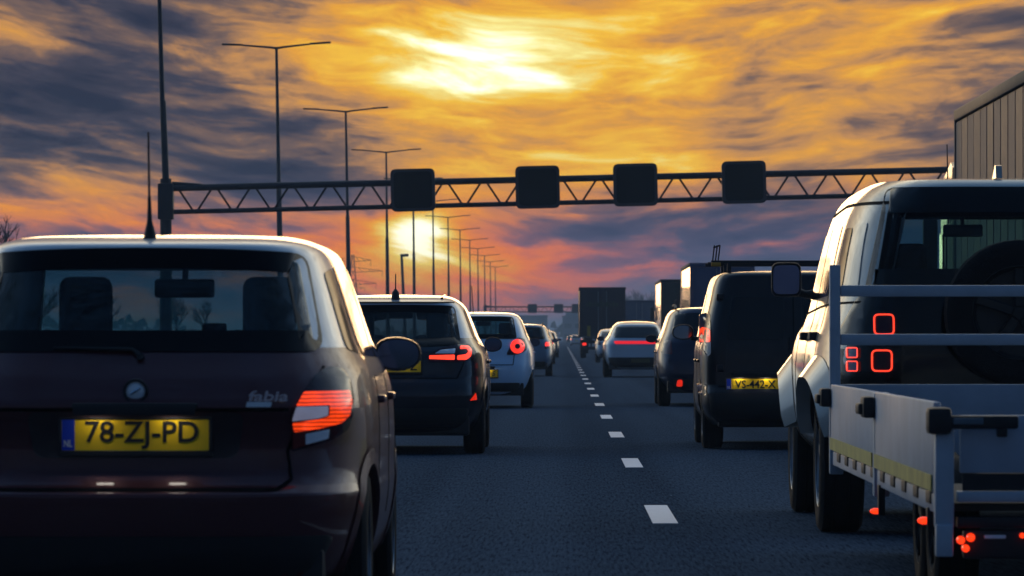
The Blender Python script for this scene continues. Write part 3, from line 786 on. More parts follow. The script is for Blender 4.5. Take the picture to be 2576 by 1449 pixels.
# ================================================================ pylons, trees, far belt
def pylon(x, d, H, label):
    t = thing('electricity_pylon', label, 'pylon', (x, d, 0), 0, 'electricity pylons on the horizon')
    bm = bmesh.new(); wb, wt = H * .11, H * .012
    def w(z): return wb + (wt - wb) * min(1, z / (H * .98)) ** .8
    N = 11; zs = [H * (i / N) ** .92 for i in range(N + 1)]
    for z0, z1 in zip(zs, zs[1:]):
        a, b = w(z0), w(z1)
        for (sx, sy) in ((1, 1), (1, -1), (-1, 1), (-1, -1)): tube(bm, [(sx * a, sy * a, z0), (sx * b, sy * b, z1)], .07, 4)
        for sy in (1, -1):
            tube(bm, [(-a, sy * a, z0), (b, sy * b, z1)], .04, 4); tube(bm, [(a, sy * a, z0), (-b, sy * b, z1)], .04, 4)
    finish('lattice_tower', bm, STEELDARK, t, 0)
    for zf, wl in ((.66, .26), (.80, .33), (.92, .20)):
        bm = bmesh.new(); z = H * zf; l = H * wl
        for sg in (1, -1):
            tube(bm, [(0, 0, z), (sg * l, 0, z + .3)], .055, 4); tube(bm, [(0, 0, z + H * .06), (sg * l, 0, z + .3)], .045, 4)
            for q in (.35, .7): tube(bm, [(sg * l * q, 0, z), (sg * l * (q - .15), 0, z + H * .06 * (1 - q + .15))], .04, 4)
            tube(bm, [(sg * l, 0, z + .3), (sg * l, 0, z - .9)], .04, 4)
        finish('cross_arm', bm, STEELDARK, t, 0)
pylon(-42, 940, 17.8, 'nearer lattice electricity pylon, faint against the red sky')
pylon(-62, 1390, 17.0, 'farther lattice electricity pylon, lower and fainter than its neighbour')
BARK = mat('bark', (.035, .030, .026), .9, var=.3)
TREES = {}
def tree_mesh(seed, H, depth=6, spread=.55):
    rnd = random.Random(seed); bt = bmesh.new(); bc = bmesh.new()
    def grow(p, dvec, L, r, lev):
        q = p + dvec * L
        mid = p.lerp(q, .5) + Vector((rnd.uniform(-1, 1), rnd.uniform(-1, 1), 0)) * L * .05
        tube(bt if lev < 2 else bc, [p, mid, q], [r, r * .85, r * .7], 6 if lev < 2 else 3, False)
        if lev >= depth: return
        k = 3 if lev < depth - 1 else 4
        for i in range(k):
            a = rnd.uniform(0, 2 * math.pi); s = rnd.uniform(.25, spread + .12 * lev / depth)
            u = Vector((math.cos(a), math.sin(a), 0)); nd = (dvec * math.cos(s) + u * math.sin(s) + Vector((0, 0, .10))).normalized()
            grow(p.lerp(q, rnd.uniform(.55, 1.0) if i else 1.0), nd, L * rnd.uniform(.62, .84), r * .62, lev + 1)
    grow(Vector((0, 0, -.2)), Vector((0, 0, 1)), H * .26, H * .022, 0)
    out = []
    for nm, b in (('trunk', bt), ('crown', bc)):
        o = finish(nm, b, BARK, None, 0); out.append(o.data); bpy.data.objects.remove(o)
    return out
for i in range(4): TREES[i] = tree_mesh(31 + i * 7, 9.0)
def tree(x, d, H, kind, label, group, rz=0.0):
    t = thing('bare_tree', label, 'tree', (x, d, 0), rz, group); k = H * 1.4 / 9.0; t.scale = (k, k, k)
    share('trunk', TREES[kind][0], t); share('crown', TREES[kind][1], t)
tree(-32.3, 262, 8.3, 0, 'bare dark tree at the left edge of the picture above the brown car', 'bare trees beside the motorway')
tree(14.4, 283, 4.6, 1, 'bare tree top showing above the rack of the black van', 'bare trees beside the motorway', 1.0)
tree(15.6, 960, 11.0, 2, 'faint bare tree right of the dark lorry in the middle lane', 'bare trees beside the motorway', 2.0)
rnd = random.Random(5)
for k in range(13):
    d = 300 + k * 30 + rnd.uniform(-8, 8)
    tree(-43 - .02 * (d - 300) + rnd.uniform(-2, 2) - (10 if k % 2 else 0), d, rnd.uniform(5.4, 7.4), k % 4, 'bare roadside tree, %s of the row seen through the brown car window' % (ORD + ['thirteenth'])[k], 'bare trees seen through the brown car', rnd.uniform(0, 6))
# far belt of woodland along the horizon: one mass
bm = bmesh.new(); rnd = random.Random(9)
for k in range(1500):
    x = rnd.uniform(-520, 420); y = 1750 + rnd.uniform(-60, 120); h = 5.5 + 3.0 * math.sin(x * .021) + 2.0 * math.sin(x * .07 + 1) + rnd.uniform(-2, 1.5)
    if abs(x + 5) < 22: h *= .8
    z = h * rnd.random() ** .6; s = rnd.uniform(1.0, 2.6); a = rnd.uniform(0, 3.14); c, q = math.cos(a) * s, math.sin(a) * s
    v = [bm.verts.new((x - c, y - q, z - s * .4)), bm.verts.new((x + c, y + q, z - s * .5)), bm.verts.new((x + c * .3, y + q, z + s * .9)), bm.verts.new((x - c * .6, y - q, z + s * .5))]
    bm.faces.new(v)
o = finish('far_woodland', bm, mat('far_foliage', (.03, .035, .03), .95), None, 0); tag(o, 'low belt of woodland along the hazy horizon', 'woodland', kind='stuff')
# office blocks in the haze ahead
OFFICE = mat('office_cladding', (.22, .23, .25), .7); PANE = mat('office_glass', (.03, .04, .05), .2)
def office(x, d, w, h, dep, label):
    t = thing('office_building', label, 'building', (x, d, 0), 0, 'hazy buildings at the end of the road')
    bm = bmesh.new(); box(bm, -w / 2, w / 2, 0, dep, -.1, h); box(bm, -w / 2 + 1, -w / 2 + w * .4, 1, dep - 1, h, h + 1.6); finish('wall', bm, OFFICE, t, 0)
    fl = max(2, int(h / 3.3)); n = int(w / 3)
    bm = bmesh.new(); box(bm, -1.0, 1.0, -.04, .1, 0, 1.4); me = bpy.data.meshes.new('window'); bm.to_mesh(me); bm.free(); me.materials.append(PANE)
    for j in range(fl):
        for i in range(n): share('window', me, t, (-w / 2 + (i + .5) * w / n, 0, .9 + j * 3.2))
    bm = bmesh.new(); box(bm, -w / 2 - .2, w / 2 + .2, -.2, dep + .2, h + .004, h + .35); finish('roof_edge', bm, OFFICE, t, 0)
office(6.5, 1450, 13, 7.6, 12, 'hazy low building directly at the end of the road')
office(-16, 1550, 22, 8.2, 12, 'wider hazy building left of the far end of the road')

# ================================================================ vehicles
# ---- brown hatchback, nearest on the left
BROWN = paint('brown_metallic_paint', (.085, .024, .028), metal=.3, rough=.4, coat=.55, flake=.3)
PALEROOF = paint('pale_roof_paint', (.78, .79, .78), metal=.0, rough=.3)
D = 16.5; XC = -1.509; P = px2(D, XC, .12)
fab, S = car('hatchback_car', 'brown hatchback with lit right tail lamp and yellow plate 78-ZJ-PD', D, XC,
    [(.19, .70, .16, 3.80), (.26, .765, .05, 3.90), (.36, .80, .015, 3.95), (.50, .822, .0, 3.985), (.545, .824, .0, 3.985), (.575, .822, .045, 3.985), (.63, .822, .088, 3.97), (.71, .822, .098, 3.96),
     (.80, .820, .078, 3.93), (.838, .818, .058, 3.90), (.855, .817, .056, 3.88), (.90, .812, .080, 3.78), (.96, .800, .115, 3.45), (1.00, .786, .145, 3.12), (1.05, .757, .18, 3.00), (1.15, .722, .25, 2.82), (1.28, .682, .345, 2.55),
     (1.36, .655, .405, 2.36), (1.405, .636, .425, 2.24), (1.425, .622, .43, 2.18), (1.440, .604, .45, 2.12), (1.455, .578, .55, 2.06), (1.468, .545, .70, 2.0), (1.478, .50, .88, 1.94)], 2.0, BROWN, roof=(PALEROOF, 1.066), nr=5.6, nf=4.2, crown=.012,
    win=(1.052, 1.408, .655, .575, .09, .018, .0), screen=(1.03, 1.37),
    sidewin=([(.62, 1.06), (.95, 1.04), (.98, 1.36), (.74, 1.34)], [(1.03, 1.035), (1.92, 1.025), (1.92, 1.375), (1.05, 1.365)], [(1.99, 1.025), (2.82, 1.03), (2.32, 1.34), (1.99, 1.375)]),
    R=.305, W=.20, axle=(.72, 3.17), seat=(1.85, .95, .30), mirr=(.845, 2.42, 1.035, .185, .135, paint('mirror_shell_dark', (.03, .022, .022))), nz=46, npt=34, body_low=BROWN)
def q(*pts): return [P(*p) for p in pts]
for sg in (1, -1):
    fx = (lambda o: o) if sg > 0 else flip
    lampo = q((733, 1045), (762, 984), (792, 940), (822, 921), (852, 925), (872, 955), (882, 1000), (881, 1045), (868, 1085), (830, 1110), (738, 1136), (732, 1132))
    L = patch('tail_lamp', fx(round_poly(lampo, .012, 3)), S.rear, mat('dark_lens', (.030, .006, .014), .2, coat=.25, spec=.3), fab, .006, .03, .04)
    a = patch('lit_lens', fx(round_poly(q((764, 985), (872, 983), (879, 1012), (874, 1046), (856, 1066), (808, 1078), (740, 1088), (736, 1064), (800, 1056), (826, 1048), (828, 1019), (746, 1021)), .006, 3)), S.rear, LAMPRIB, L, .0105, .006, .03)
    patch('clear_lens', fx(round_poly(q((735, 1060), (747, 1023), (824, 1022), (823, 1046), (800, 1053)), .006, 3)), S.rear, lit('glowing_clear_lens', (.62, .60, .80), .16, base=(.7, .7, .8)), L, .0108, .006, .03)
    patch('red_lens', fx(round_poly(q((736, 1091), (800, 1080), (800, 1112), (736, 1131)), .004, 2)), S.rear, REDDARK, L, .0100, .006, .03)
    patch('reversing_lens', fx(round_poly(q((768, 1092), (826, 1081), (823, 1105), (768, 1119)), .004, 2)), S.rear, WHITELENS, L, .0125, .006, .03)
def sym(pts): return [(-x, z) for x, z in pts[::-1]] + pts
ribbon('tailgate_gap', [(-.55, .60), (-.535, .70), (-.60, .86), (-.655, 1.0)], S.rear, SEAM, fab, .010, .002)
ribbon('tailgate_gap', [(.55, .60), (.535, .70), (.60, .86), (.655, 1.0)], S.rear, SEAM, fab, .010, .002)
ribbon('tailgate_gap', [(-.55, .60), (-.50, .565), (.50, .565), (.55, .60)], S.rear, SEAM, fab, .012, .003)
ribbon('tailgate_crease', [(-.54, .846), (.54, .846)], S.rear, SEAM, fab, .012, .004)
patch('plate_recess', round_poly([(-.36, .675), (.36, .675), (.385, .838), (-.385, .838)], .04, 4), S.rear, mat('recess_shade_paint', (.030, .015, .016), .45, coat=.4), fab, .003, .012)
patch('bumper', round_poly([(-.62, .24), (.62, .24), (.70, .40), (-.70, .40)], .03, 3), S.rear, BLACK, fab, .008, .02)
ribbon('bumper_crease', [(-.78, .535), (-.3, .528), (.3, .528), (.78, .535)], S.rear, BROWN, fab, .02, .008)
plate(fab, 0, S.rear(0, .76).y - .016, .757, '78-ZJ-PD')
bm = bmesh.new(); rnd = random.Random(3); hx = -.05; hy = S.rear(0, .69).y - .028
while hx < .05:
    hw = rnd.uniform(.004, .010); box(bm, hx, hx + hw, hy - .001, hy, .688, .688 + rnd.choice((.007, .009, .011))); hx += hw + .003
finish('holder_print', bm, PLATEBLUE, fab, 0)
# badge, model lettering
bm = bmesh.new(); lathe(bm, [(.001, -.012), (.026, -.011), (.034, -.006), (.036, .004)], 24, Matrix.Rotation(math.pi / 2, 4, 'Z')); bg = finish('badge', bm, mat('badge_silver', (.80, .88, .95), .3, metal=.15), fab)
bg.location = S.rear(0, .911) + Vector((0, -.004, 0))
bm = bmesh.new(); lathe(bm, [(.034, -.006), (.036, -.016), (.043, -.016), (.045, .002)], 24, Matrix.Rotation(math.pi / 2, 4, 'Z')); finish('badge_ring', bm, BLACK, bg)
bm = bmesh.new(); tube(bm, [(-.018, -.014, -.01), (.0, -.016, .002), (.018, -.014, .012)], [.004, .006, .003], 6); finish('badge_arrow', bm, CHROME, bg)
bx_, bz_ = P(677, 996); text('model_lettering', 'fabia', .05, CHROME, fab, (bx_, S.rear(bx_, bz_).y - .018, bz_), width=.140, bold=.0012, shear=.15, depth=.003).rotation_euler = (0, 0, .10)
bx_, bz_ = P(653, 1017); bm = bmesh.new(); prism(bm, round_poly([(-.045, -.009), (.043, -.009), (.047, .009), (-.041, .009)], .004), lambda a, b: Vector((a, -.004, b)), lambda a, b: Vector((a, .006, b)))
o = finish('model_badge', bm, mat('badge_silver', (.5, .5, .5)), fab); o.location = (bx_, S.rear(bx_, bz_).y - .003, bz_); o.rotation_euler = (0, 0, .09)
# wiper, aerial, tailgate handle, roof lip
bm = bmesh.new(); w0 = S.rear(.01, 1.035, .012); tube(bm, [w0, S.rear(-.02, 1.06, .02), S.rear(-.30, 1.066, .016)], [.012, .007, .004], 6); tube(bm, [w0 + Vector((0, .03, -.01)), w0 + Vector((0, -.008, 0))], .014, 8); finish('rear_wiper', bm, BLACK, fab)
bm = bmesh.new(); yb = .66; zb = 1.468
tube(bm, [(0, yb, zb - .01), (0, yb, zb + .02), (-.002, yb + .01, zb + .06), (-.004, yb + .015, zb + .15)], [.026, .020, .010, .006], 10); ae = finish('aerial', bm, BLACK, fab)
bm = bmesh.new(); tube(bm, [(-.004, yb + .015, zb + .15), (-.008, yb + .02, zb + .385)], [.005, .0042], 8); finish('aerial_rod', bm, mat('aerial_coil', (.10, .06, .055), .5), ae)
# phone holder and seat trim that break the line of the dashboard
bm = bmesh.new(); tube(bm, [(.10, 2.55, .92), (.10, 2.50, 1.10)], .022, 8); box(bm, .05, .15, 2.47, 2.50, 1.05, 1.16, .012); finish('phone_holder', bm, TRIM, fab)
bm = bmesh.new(); box(bm, -.50, -.25, 1.0, 1.09, 1.02, 1.13, .04, None, 3); box(bm, .25, .50, 1.0, 1.09, 1.02, 1.13, .04, None, 3); finish('rear_headrest', bm, TRIM, fab)

# ---- black hatchback ahead of it
D = 44.0; XC = -1.59; P = px2(D, XC, .15)
DARKPAINT = paint('black_violet_paint', (.014, .012, .020), metal=.2, rough=.3, flake=.2)
fie, S = car('hatchback_car', 'black hatchback with hooked red tail lamp ahead of the brown car', D, XC,
    [(.20, .72, .16, 3.80), (.28, .80, .05, 3.95), (.40, .845, .01, 4.02), (.55, .868, .0, 4.04), (.66, .872, .03, 4.04), (.74, .872, .08, 4.0), (.88, .862, .10, 3.85), (.96, .845, .13, 3.45),
     (1.01, .818, .17, 3.10), (1.10, .765, .25, 2.90), (1.25, .705, .37, 2.55), (1.36, .66, .45, 2.30), (1.41, .630, .46, 2.15), (1.43, .615, .46, 2.10), (1.45, .59, .55, 2.03), (1.475, .555, .72, 1.98), (1.495, .51, .95, 1.92), (1.506, .47, 1.15, 1.88)], 2.05, DARKPAINT, roof=(paint('roof_reflection_paint', (.50, .55, .60), metal=.2, rough=.3), 1.10), nr=6.0, nf=4.2, crown=.012,  # roof paler than the black body: sky reflection put into its colour
    win=(1.035, 1.405, .635, .565, .12, .01, .02), screen=(1.05, 1.40), glassmat=GLASS_S,
    sidewin=([(.70, 1.10), (1.02, 1.06), (1.05, 1.38), (.86, 1.36)], [(1.08, 1.06), (1.95, 1.04), (1.95, 1.41), (1.10, 1.40)], [(2.0, 1.04), (2.85, 1.05), (2.35, 1.37), (2.0, 1.41)]),
    R=.315, W=.205, axle=(.75, 3.24), seat=(1.95, 1.0, .30), mirr=(.905, 2.40, 1.035, .17, .145, BLACK), nz=40, npt=30, body_low=DARKPAINT)
for sg in (1, -1):
    fx = (lambda o: o) if sg > 0 else flip
    L = patch('tail_lamp', fx(round_poly(q((1074, 912), (1082, 890), (1105, 876), (1150, 866), (1180, 864), (1196, 880), (1193, 905), (1150, 912)), .02, 3)), S.rear, mat('dark_lens', (.03, .006, .01), .16, coat=.7), fie, .008, .03, .05)
    patch('light_bar', fx(round_poly(q((1080, 903), (1080, 894), (1144, 892), (1144, 905)), .008, 3)), S.rear, LAMPLINE, L, .014, .008, .05)
    patch('light_hook', fx(round_poly(q((1150, 905), (1150, 894), (1172, 891), (1178, 885), (1174, 877), (1157, 878), (1157, 869), (1178, 869), (1187, 880), (1185, 895), (1174, 905)), .012, 3)), S.rear, LAMPLINE, L, .014, .008, .03)
    patch('clear_lens', fx(round_poly(q((1094, 889), (1108, 880), (1146, 876), (1144, 889)), .01, 3)), S.rear, WHITELENS, L, .012, .008, .05)
    patch('rear_reflector', fx(round_poly(q((1182, 1008), (1197, 988), (1200, 1006)), .008, 2)), S.rear, REFLGLOW, fie, .006, .02, .05)
ribbon('tailgate_gap', [(-.60, .72), (-.66, .86), (-.68, 1.0)], S.rear, SEAM, fie, .010, .002); ribbon('tailgate_gap', [(.60, .72), (.66, .86), (.68, 1.0)], S.rear, SEAM, fie, .010, .002)
ribbon('tailgate_gap', [(-.60, .72), (.60, .72)], S.rear, SEAM, fie, .012, .002)
patch('bumper', round_poly([(-.66, .24), (.66, .24), (.72, .44), (-.72, .44)], .04, 3), S.rear, BLACK, fie, .008, .02)
plate(fie, 0, S.rear(0, .83).y - .016, .833, 'TB-456-Z')
bm = bmesh.new(); tube(bm, [(0, .66, 1.455), (0, .67, 1.53), (0, .68, 1.565)], [.042, .035, .010], 12); ae = finish('aerial', bm, BLACK, fie)
bm = bmesh.new(); tube(bm, [(0, .675, 1.55), (0, .72, 1.71)], [.007, .005], 8); finish('aerial_rod', bm, BLACK, ae)
ribbon('spoiler_gap', [(-.56, 1.440), (.56, 1.440)], S.rear, SEAM, fie, .010, .004)
for sg in (1, -1):
    bm = bmesh.new(); tube(bm, [(sg * .44, .74, 1.478), (sg * .44, 1.9, 1.512)], .014, 6); finish('roof_channel', bm, DARKPAINT, fie)
bm = bmesh.new(); tube(bm, [S.rear(0, 1.03, .02), S.rear(-.05, 1.07, .03), S.rear(-.36, 1.09, .024)], [.012, .008, .004], 6); finish('rear_wiper', bm, BLACK, fie)

# ---- small pale blue car with round lamps
D = 73.0; XC = -1.27; P = px2(D, XC, .2)
PALEBLUE = paint('pale_blue_paint', (.56, .74, .92), metal=.0, rough=.32)
kac, S = car('hatchback_car', 'small pale blue hatchback with round red tail lamps in dark triangles', D, XC,
    [(.22, .66, .14, 3.3), (.32, .76, .03, 3.5), (.50, .81, .0, 3.6), (.66, .825, .02, 3.6), (.80, .822, .08, 3.5), (.95, .80, .13, 3.2), (1.03, .768, .17, 2.95), (1.15, .71, .25, 2.7),
     (1.30, .655, .35, 2.4), (1.40, .61, .42, 2.2), (1.435, .585, .44, 2.12), (1.465, .545, .55, 2.03), (1.485, .50, .75, 1.96), (1.495, .45, .95, 1.9)], 1.85, PALEBLUE, nr=5.0, nf=4.0, crown=.015,
    win=(1.085, 1.43, .56, .50, .12, .01, .0), screen=(1.06, 1.40),
    sidewin=([(.75, 1.12), (1.2, 1.08), (1.2, 1.38), (.92, 1.36)], [(1.26, 1.08), (2.4, 1.06), (2.1, 1.38), (1.26, 1.40)]),
    R=.29, W=.19, axle=(.62, 2.92), seat=(1.6, .85, .30), mirr=(.83, 2.1, 1.03, .16, .13), seams=(1.2, 2.45), nz=34, npt=26, body_low=PALEBLUE)
for sg in (1, -1):
    fx = (lambda o: o) if sg > 0 else flip
    cx, cz = P(1302, 871)
    L = patch('tail_lamp', fx(round_poly(q((1273, 893), (1288, 862), (1302, 848), (1318, 850), (1328, 868), (1322, 884), (1300, 892)), .04, 4)), S.rear, mat('dark_lens', (.03, .006, .01)), kac, .008, .03, .04)
    c0 = fx([(cx + math.cos(a * math.pi / 12) * .112, cz + math.sin(a * math.pi / 12) * .112) for a in range(24)]); c1 = fx([(cx + math.cos(a * math.pi / 12) * .042, cz + math.sin(a * math.pi / 12) * .042) for a in range(24)])
    ring('lit_ring', c0, c1, S.rear, LAMPRED, L, .016, .012)
kp = plate(kac, 0, S.rear(0, .57).y - .012, .545, '', ink=False)
text('plate_characters', '5', .105, PLATEINK, kp, (.20, -.007, 0), bold=.0016)
patch('bumper', round_poly([(-.56, .26), (.56, .26), (.62, .40), (-.62, .40)], .04, 3), S.rear, BLACK, kac, .008, .02)
ribbon('tailgate_gap', [(-.50, .68), (-.52, .85), (-.57, 1.0)], S.rear, SEAM, kac, .012, .002); ribbon('tailgate_gap', [(.50, .68), (.52, .85), (.57, 1.0)], S.rear, SEAM, kac, .012, .002); ribbon('tailgate_gap', [(-.50, .68), (.50, .68)], S.rear, SEAM, kac, .012, .002)
bm = bmesh.new(); tube(bm, [(-.15, 1.7, 1.49), (-.17, 1.45, 1.92)], [.008, .005], 6); finish('aerial', bm, BLACK, kac)

# ---- farther cars in the left lane
def estate(d, xc, pm, label, lamp=LAMPRED, H=1.50, W2=.86, see=False, grp=None, rails=True, sedan=False):
    k = H / 1.5
    t, S = car('estate_car', label, d, xc,
        [(.22 * k, .70, .15, 4.2), (.32 * k, .80, .04, 4.35), (.48 * k, W2 - .01, .0, 4.42), (.66 * k, W2, .02, 4.42), (.82 * k, W2 - .005, .06, 4.3), (.95 * k, W2 - .03, .10, 3.8), (1.02 * k, W2 - .06, .14 + (.25 if sedan else 0), 3.4), (1.15 * k, W2 - .12, .23 + (.45 if sedan else 0), 3.1),
         (1.30 * k, W2 - .17, .33 + (.6 if sedan else 0), 2.75), (1.40 * k, W2 - .215, .40 + (.75 if sedan else 0), 2.5), (1.45 * k, W2 - .27, .45 + (.85 if sedan else 0), 2.35), (1.475 * k, W2 - .34, .48 + (.9 if sedan else 0), 2.2)], 2.25, pm, nr=6, nf=4.2, crown=.025,
        win=(1.06 * k, 1.40 * k, W2 - .22, W2 - .30, .08, .01, 0), seethrough=see, screen=(1.06 * k, 1.39 * k),
        sidewin=([(1.0, 1.06 * k), (1.9, 1.04 * k), (1.9, 1.37 * k), (1.2, 1.36 * k)], [(1.98, 1.04 * k), (3.0, 1.05 * k), (2.6, 1.34 * k), (1.98, 1.38 * k)]), R=.315, W=.205, axle=(.85, 3.5), mirr=(W2 + .05, 2.75, 1.02 * k, .18, .13), seams=(1.2, 2.1), nz=26, npt=20, group=grp, body_low=pm, seat=(2.0, 1.0, .3))
    for sg in (1, -1):
        fx = (lambda o: o) if sg > 0 else flip
        L = patch('tail_lamp', fx(round_poly([(W2 - .24, .78 * k), (W2 - .06, .80 * k), (W2 - .08, 1.00 * k), (W2 - .22, 1.0 * k)], .03, 3)), S.rear, REDDARK, t, .006, .03, .05)
        patch('lit_lens', fx(round_poly([(W2 - .235, .86 * k), (W2 - .085, .87 * k), (W2 - .10, .985 * k), (W2 - .215, .985 * k)], .03, 3)), S.rear, lamp, L, .010, .01, .05)
        if rails:
            bm = bmesh.new(); tube(bm, [(sg * (W2 - .31), .6, 1.47 * k), (sg * (W2 - .30), .7, 1.52 * k), (sg * (W2 - .30), 2.2, 1.525 * k), (sg * (W2 - .31), 2.35, 1.48 * k)], .02, 8); finish('roof_rail', bm, BLACK, t)
    plate(t, 0, S.rear(0, .72 * k).y - .012, .72 * k, 'XX', light=False, frame=False, ink=False)
    patch('bumper', round_poly([(-.60, .25 * k), (.60, .25 * k), (.66, .42 * k), (-.66, .42 * k)], .04, 3), S.rear, BLACK, t, .008, .02)
    return t, S
SILVER = paint('silver_paint', (.50, .56, .62), metal=.3, rough=.32); GREYBLUE = paint('grey_blue_paint', (.16, .22, .30), metal=.2, rough=.32); WHITEPAINT = paint('white_paint', (.55, .57, .60), rough=.3); DARKGREY = paint('dark_grey_paint', (.03, .032, .04), metal=.3, rough=.3)
estate(134, -1.13, GREYBLUE, 'grey blue estate with roof rails just ahead of the pale blue car', see=True)
estate(196, -1.15, DARKGREY, 'dark car half hidden ahead of the grey blue estate', H=1.48)
estate(262, -1.05, SILVER, 'silver car farther ahead in the left lane', H=1.48)
estate(330, -1.15, DARKGREY, 'dark car near the far end of the left queue', H=1.48)
estate(640, 1.9, WHITEPAINT, 'far small pale car with red lamps beside the dark lorry', H=1.48)
estate(900, 1.6, DARKGREY, 'tiny far car with red lamps where the lanes meet', H=1.48)
# ---- right-hand lane
D = 130.0; XC = 2.06; P = px2(D, XC, .2)
ev, S = car('crossover_car', 'silver crossover with a red light bar across its tail', D, XC,
    [(.24, .74, .16, 4.2), (.34, .84, .05, 4.5), (.50, .91, .0, 4.62), (.72, .93, .03, 4.6), (.90, .92, .05, 4.4), (1.00, .885, .10, 3.9), (1.06, .85, .14, 3.5), (1.18, .76, .24, 3.2),
     (1.34, .69, .40, 2.9), (1.43, .64, .48, 2.6), (1.47, .60, .52, 2.5), (1.51, .555, .75, 2.4), (1.535, .50, 1.05, 2.25)], 2.35, SILVER, nr=6, nf=4.2, crown=.03,
    win=(1.10, 1.42, .66, .56, .10, .01, 0), seethrough=False, sidewin=([(1.5, 1.12), (2.1, 1.10), (2.1, 1.43), (1.8, 1.42)], [(2.16, 1.10), (3.2, 1.10), (2.7, 1.42), (2.16, 1.44)]),
    R=.36, W=.235, axle=(.85, 3.75), mirr=(.98, 2.95, 1.08, .2, .14), nz=28, npt=22, body_low=BLACK, seams=(1.3, 2.3))
bar = patch('light_bar', round_poly([(-.60, .935), (.60, .935), (.64, 1.015), (.56, 1.015), (.52, 1.0), (-.52, 1.0), (-.56, 1.015), (-.64, 1.015)], .01, 2), S.rear, lit('lit_red_bar', (1.0, .02, .03), .85), ev, .008, .02, .06)
patch('bumper', round_poly([(-.72, .28), (.72, .28), (.80, .56), (-.80, .56)], .05, 3), S.rear, BLACK, ev, .008, .02)
plate(ev, .1, S.rear(0, .47).y - .02, .47, 'R', light=False, ink=False, frame=False, eu=False).data.materials[0] = mat('dull_plate', (.10, .085, .02), .6)
estate(208, 2.32, SILVER, 'silver saloon between the dark lorry and the silver crossover', H=1.50, sedan=True, rails=False, lamp=REDDARK)
# dark car beside the van
D = 75.0; XC = 2.42; P = px2(D, XC, .2)
BLUEBLACK = paint('blue_black_paint', (.010, .014, .045), metal=.2, rough=.3)
suv, S = estate(D, XC, BLUEBLACK, 'dark blue car with roof rails mostly hidden by the black van', H=1.60, W2=.90, lamp=REDDARK)
for sg in (1, -1):
    fx = (lambda o: o) if sg > 0 else flip
    patch('rear_reflector', fx(round_poly([(-.60, .32), (-.50, .32), (-.50, .43), (-.58, .43)], .03, 3)), S.rear, REFLGLOW, suv, .012, .02, .05)
# ---- black van
D = 46.0; XC = 2.27; P = px2(D, XC, .1)
VANBLACK = paint('black_van_paint', (.007, .007, .011), metal=.0, rough=.35, coat=.5)
van, S = car('panel_van', 'black panel van with roof rack and yellow plate VS-442-X', D, XC,
    [(.24, .78, .12, 4.0), (.34, .86, .03, 4.15), (.46, .895, .0, 4.22), (.58, .90, .02, 4.22), (.62, .90, .06, 4.2), (.95, .90, .075, 4.0), (1.05, .89, .085, 3.5), (1.12, .875, .095, 3.3), (1.30, .845, .13, 3.1), (1.50, .80, .175, 2.8),
     (1.62, .775, .205, 2.6), (1.69, .750, .222, 2.45), (1.725, .72, .24, 2.38), (1.745, .67, .27, 2.3)], 2.1, VANBLACK, nr=12, nf=4.5, crown=.03, win=None,
    sidewin=([(2.05, 1.10), (2.95, 1.10), (2.6, 1.52), (2.05, 1.55)],), R=.32, W=.21, axle=(.85, 3.40), mirr=(1.02, 2.70, 1.16, .22, .16), nz=40, npt=30, body_low=BLACK, seams=(.95, 1.95))
for sg in (-1, 1):
    fx = (lambda o: o) if sg < 0 else flip
    L = patch('tail_lamp', fx(round_poly(q((1764, 790), (1787, 784), (1789, 890), (1780, 898), (1770, 880), (1764, 850)), .02, 3)), S.rear, mat('smoky_lens', (.12, .12, .15), .18, coat=.6), van, .008, .03, .04)
    patch('lit_lens', fx(round_poly(q((1764, 828), (1774, 821), (1787, 829), (1787, 860), (1764, 862)), .015, 3)), S.rear, lit('lit_red_van_lamp', (1.0, .06, .012), 1.6, rib=.6, rscale=30), L, .013, .01, .03)
    pl = round_poly(q((1758, 966), (1777, 966), (1777, 995), (1760, 995)), .02, 4)
    r_ = patch('rear_reflector', fx(pl), S.rear, REDDARK, van, .008, .02, .05); patch('fog_lamp', fx(inset(pl, .022)), S.rear, BLACK, r_, .014, .01, .05)
plate(van, -.40, S.rear(-.40, .645).y - .014, .645, 'VS-442-X', lm=lit('bright_plate_light', (1.0, .93, .8), 34.0))
ribbon('door_gap', [(0, .62), (0, 1.70)], S.rear, SEAM, van, .014, .002); ribbon('door_gap', [(-.74, .62), (.74, .62)], S.rear, SEAM, van, .014, .002)
patch('bumper', round_poly([(-.80, .28), (.80, .28), (.84, .56), (-.84, .56)], .05, 3), S.rear, BLACK, van, .010, .03)
patch('tail_panel_recess', round_poly([(-.68, .72), (-.08, .72), (-.08, 1.55), (-.60, 1.55)], .06, 4), S.rear, VANBLACK, van, .010, .02)
patch('tail_panel_recess', round_poly([(.08, .72), (.68, .72), (.60, 1.55), (.08, 1.55)], .06, 4), S.rear, VANBLACK, van, .010, .02)
for sg in (-1, 1):
    wpo = round_poly([(sg * .10, 1.08), (sg * .66, 1.08), (sg * .595, 1.50), (sg * .10, 1.50)], .05, 4)
    patch('door_window', wpo, S.rear, DARKGLASS, van, .014, .02)
    for zz in (.80, 1.50):
        hp = S.rear(sg * .72, zz, .0); bm = bmesh.new(); box(bm, hp.x - .035, hp.x + .035, hp.y - .03, hp.y + .02, zz - .035, zz + .035, .01); finish('door_hinge', bm, VANBLACK, van)
bm = bmesh.new(); tube(bm, [S.rear(-.04, .98, .02), S.rear(-.04, 1.10, .02)], .014, 8); finish('door_pull', bm, BLACK, van)
